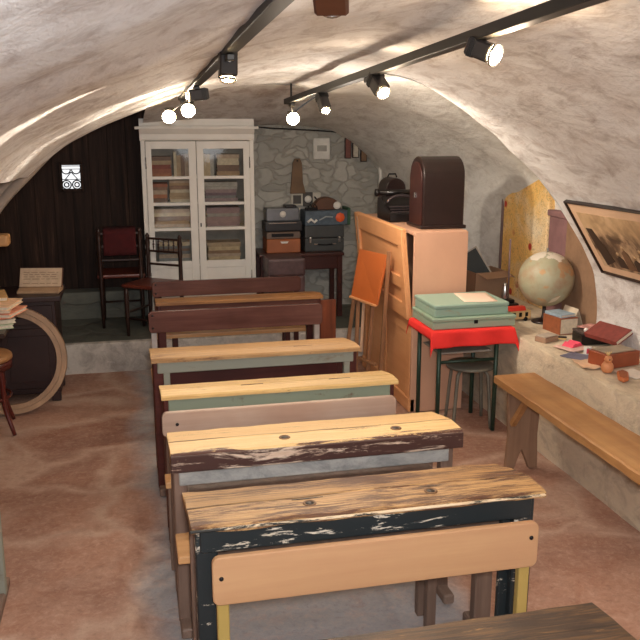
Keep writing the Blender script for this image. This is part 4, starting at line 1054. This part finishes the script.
b = MB(); b.prism([(-.06, 0), (.07, .0), (.07, .035), (.0, .03), (-.06, .015)], -.14, .14, 'X', .003); b.build('lower_pages', plain('brownish_pages', c(176, 142, 110), .8), x)
PG = plain('printed_page', c(198, 172, 144), .8, 0, .12, 26)
b = MB(); b.prism([(.01, .035), (.018, .035), (.075, .15), (.067, .154)], -.14, .14, 'X', .001); b.build('raised_page', PG, x)
b = MB(); b.prism([(.018, .03), (.028, .03), (.088, .15), (.08, .154)], -.145, .145, 'X', .001); b.build('cover', cover_mat((96, 60, 44)), x)
for k in range(6):
    if k == 1: continue
    z_ = .055+.014*k; yy = .01+(z_-.035)/.115*.057-.0008
    b = MB()
    xx = -.115
    rk = random.Random(k)
    while xx < .11:
        ll = rk.uniform(.02, .05); b.box(xx, min(xx+ll, .118), yy-.0022, yy, z_, z_+.003, 0); xx += ll+.012
    b.build('line_of_print', plain('print_brown', c(140, 112, 90), .8), x)
M['hoop'] = wood('pale_bent_hoop_wood', c(150, 116, 86), c(190, 152, 116), axis='Z', rough=.5, s=.5)
x = thing('wooden_hoop', 'large pale wooden hoop leaning against the dark chest', 'hoop', (-.80, 5.44, .0), 0, None, (R(-9), 0, 0))
HR = .355
for r0, nm in ((HR-.02, 'outer_rim'), (HR-.052, 'inner_rim')):
    bm = bmesh.new(); n = 56; ringsv = []
    for i in range(n):
        a = 2*PI*i/n; ca, sa = math.cos(a), math.sin(a)
        ringsv.append([bm.verts.new((rr*ca, yy, HR+.005+rr*sa)) for rr, yy in ((r0-.014, -.022), (r0+.016, -.022), (r0+.018, .022), (r0-.014, .022))])
    for i in range(n):
        for k in range(4): bm.faces.new([ringsv[i][k], ringsv[i][(k+1) % 4], ringsv[(i+1) % n][(k+1) % 4], ringsv[(i+1) % n][k]])
    bmesh.ops.recalc_face_normals(bm, faces=bm.faces[:])
    b = MB(); b.join(bm); b.build(nm, M['hoop'], x)
tbl = thing('reading_table', 'dark table at the left edge piled with loose papers', 'table', (-.98, 4.62, .0))
b = MB(); b.box(-.30, .33, -.28, .30, .785, .81, .005); b.build('tabletop', M['chairdark'], tbl)
for sx in (-.27, .12):
    for sy in (-.25, .27):
        b = MB(); b.box(sx-.02, sx+.02, sy-.02, sy+.02, 0, .785, .004); b.build('leg', M['chairdark'], tbl)
rp = random.Random(5)
PC = [((226, 186, 150), 'cream'), ((222, 150, 120), 'salmon pink'), ((206, 196, 170), 'pale grey'), ((196, 154, 100), 'ochre'), ((232, 206, 176), 'ivory'), ((214, 128, 92), 'orange-red'), ((186, 196, 160), 'pale green')]
for k in range(7):
    rgb, nm = PC[(k*3+6) % 7]
    book(f'{nm} booklet in the loose pile of papers at the left edge, {ORD[k]} from below', (-.825+rp.uniform(-.02, .03), 4.40+rp.uniform(-.03, .03), .811+.024*k), .20, .22, .022, rgb, 'lie', rp.uniform(-22, 22), 'booklets piled at the left edge', 'booklet', None, 'booklet')
x = thing('tapered_stand', 'tan-topped stand with a tapered grey stem at the left edge', 'stand', (-.765, 4.80, .811))
b = MB(); b.lathe([(0, 0), (.085, 0), (.08, .02), (.05, .08), (.022, .25), (.014, .40), (0, .40)], 18); b.build('stem', plain('purple_grey_stem', c(96, 80, 80), .5), x)
b = MB(); b.box(-.10, .115, -.06, .06, .39, .45, .012, 2); b.build('head', M['gold'] if 'gold' in M else plain('tan_block', c(170, 126, 78), .6), x)
M['chairred'] = wood('dark_red_chair_wood', c(74, 26, 22), c(104, 42, 34), axis='Z', rough=.3)
x = thing('bentwood_chair', 'dark red wooden chair with curved legs and tan seat at the left edge', 'chair', (-.93, 5.20, 0), 8)
b = MB(); b.lathe([(0, .445), (.17, .445), (.185, .455), (.185, .475), (.175, .485), (0, .48)], 28); b.build('seat', plain('tan_seat', c(168, 120, 76), .5), x)
b = MB(); b.lathe([(.165, .40), (.18, .40), (.18, .446), (.165, .446), (.165, .40)], 28); b.build('seat_ring', M['chairred'], x)
for k, a in enumerate((-45, 45, 135, 225)):
    ca, sa = math.cos(R(a)), math.sin(R(a)); P = [(.15*ca, .15*sa, .44), (.16*ca, .16*sa, .3), (.165*ca, .165*sa, .17), (.225*ca, .225*sa, .0)]
    b = MB(); b.tube([tuple(p) for p in smoothtab(P, 14)], [.02-.008*i/13 for i in range(14)], 10); b.build('leg', M['chairred'], x)
b = MB(); b.tube([(.16*math.cos(R(a)), .16*math.sin(R(a)), .22) for a in range(0, 360, 15)], .009, 8, True); b.build('stretcher_ring', M['chairred'], x)
P = [(-.12, .14, .46), (-.13, .19, .75), (-.08, .22, .92), (0, .23, .96), (.08, .22, .92), (.13, .19, .75), (.12, .14, .46)]
P = [(-p[1], p[0], p[2]) for p in P]
b = MB(); b.tube([tuple(p) for p in smoothtab(P, 30)], .013, 8); b.build('back_bow', M['chairred'], x)

# ------------------------------------------------------------------ track lights
def tz(xx, y):
    z = interp([(p.x, p.y) for p in PROF], xx); k = max(0, min(1, (y-.8)/.8)); return z+SLOPE*(4.6-y)*k
def track(label, xx, y0, y1, za, zb):
    o = thing('light_track', label, 'light track', (xx, y0, 0), 0, 'lighting tracks on the vault')
    b = MB(); b.bar((0, 0, za), (0, y1-y0, zb), .046, .034, (0, 0, 1), .002); b.build('rail', M['trackm'], o)
    for f in (.97,):
        y = (y1-y0)*f; z = za+(zb-za)*f
        b = MB(); b.box(-.006, .006, y-.006, y+.006, z, tz(xx, y0+y)+.02, .002); b.build('ceiling_bracket', M['trackm'], o)
    b = MB(); b.box(-.02, .02, y1-y0-.012, y1-y0+.01, zb-.018, zb+.018, .003); b.build('end_cap', M['trackm'], o)
track('left lighting track, running along the vault above the cupboard', .36, .9, 5.5, 2.168, 2.012)
track('right lighting track, running along the vault above the counter', 1.07, .9, 5.66, 2.175, 1.995)
def tlz(xx, y):
    return (2.168+(2.012-2.168)*(y-.9)/4.6) if xx < .7 else (2.175+(1.995-2.175)*(y-.9)/4.76)
def spot(label, xx, y, head, aim, L_=.13, w=.065, bright=True, glow=None, metal=None, power=10, angle=70, sp=True, br=.03, spill=0, beam=None, col=WARM):
    """head: position of the lamp face; aim: direction the head points; beam: turns its light elsewhere"""
    zt = tlz(xx, y)-.0185; root = thing('track_spotlight', label, 'spotlight', (xx, y, zt), 0, 'spotlights on the tracks')
    a = Vector(aim).normalized(); f = Vector(head)-Vector((xx, y, zt)); back = f-a*L_
    mid = f-a*L_*.55
    b = MB(); b.box(-.014, .014, -.035, .035, -.022, 0, .003); b.build('adapter', M['trackm'], root)
    b = MB(); b.tube([(0, 0, -.02), tuple(Vector((0, 0, -.02)).lerp(mid, .5)+Vector((0, 0, .0))), tuple(mid)], .006, 8); b.build('stem', M['chrome'], root)
    up = (0, 0, 1) if abs(a.z) < .9 else (0, 1, 0)
    b = MB(); b.bar(back, f, w, w, up, .006)
    body = b.build('lamp_body', metal or M['blackbox'], root)
    for k in range(3):
        p = back+a*(L_*(.15+.08*k)); b = MB(); b.bar(p, p+a*.006, w+.004, w+.004, up, .001); b.build('cooling_rib', M['trackm'], body)
    b = MB(); b.lathe([(br*1.02, .003), (br*1.05, .003), (br*1.05, .012), (br*.95, .012), (br*.95, .003)], 20, f, a); b.build('rim', M['chrome'], body)
    b = MB(); b.lathe([(0, .012), (br*.55, .011), (br*.95, .004), (br*.95, .0), (0, .0)], 20, f, a); b.build('bulb', glow or M['bulb'], body)
    if sp:
        p = Vector(head)+a*.03; lamp('SPOT', 'spot_beam', p, power*.7, col, .03, p+(Vector(beam) if beam else a), angle, .5)
        if spill: lamp('POINT', 'added_spill', Vector(head)+a*(.07 if spill < 9 else .32), spill, col, .03)  # added fill light; a strong one hangs in mid-air, clear of the fixture
    return root
FRONT = lambda p: Vector((0, 0, 1.6))-Vector(p)
spot('black box spotlight pointing down, nearest on the left track', .36, 2.95, (.358, 3.0, 2.005), (-.06, -.25, -1), .14, .062, power=22, angle=90, br=.027)
spot('black box spotlight turned sideways to the left vault, on the left track', .36, 4.35, (.315, 4.30, 1.985), (-.98, -.1, -.12), .10, .055, power=30, angle=60, br=.026)
spot('dazzling spotlight at the far end of the left track', .36, 5.40, (.27, 5.35, 1.895), (-.1, -1, -.35), .09, .055, power=30, spill=3, br=.042)
spot('dazzling spotlight on the left track, right of the far end one', .36, 4.9, (.355, 4.88, 1.925), (-.15, -1, -.3), .09, .055, power=30, spill=3, br=.04)
spot('dazzling spotlight at the far end of the right track', 1.07, 5.5, (1.07, 5.46, 1.885), (-.1, -1, -.3), .08, .055, power=30, spill=3, br=.042)
spot('black spotlight pointing down, second from the far end of the right track', 1.07, 4.7, (1.085, 4.6, 1.925), (.12, -.55, -.8), .11, .055, power=75, spill=16, br=.025, beam=(.85, .22, -.22), angle=110)  # beam turned off the head's own aim, plus added fill, to brighten the recess
spot('glowing spotlight in the middle of the right track', 1.07, 3.7, (1.09, 3.55, 1.985), (.18, -.75, -.62), .11, .06, spill=4, col=(1, .78, .56), power=30, br=.03)
spot('brightest and nearest spotlight on the right track', 1.07, 2.52, (1.10, 2.45, 2.055), (.55, -.75, -.35), .09, .055, spill=3.5, col=(1, .76, .54), power=26, br=.034)
spot('copper-brown spotlight cut off at the top edge of the picture', .36, 1.66, (.425, 1.745, 2.093), (.3, 1, -.42), .12, .07, metal=M['copper'], sp=True, power=24, angle=95, br=.03, glow=M['blackbox'])
# thin fans of light leaking sideways along the vault
lamp('SPOT', 'spot_leak', (.295, 2.93, 1.985), 75, WARM, .01, (-.42, 2.93, 1.80), 24, .7)
lamp('SPOT', 'spot_leak', (.26, 4.42, 1.965), 45, WARM, .01, (-.5, 4.46, 1.70), 24, .7)
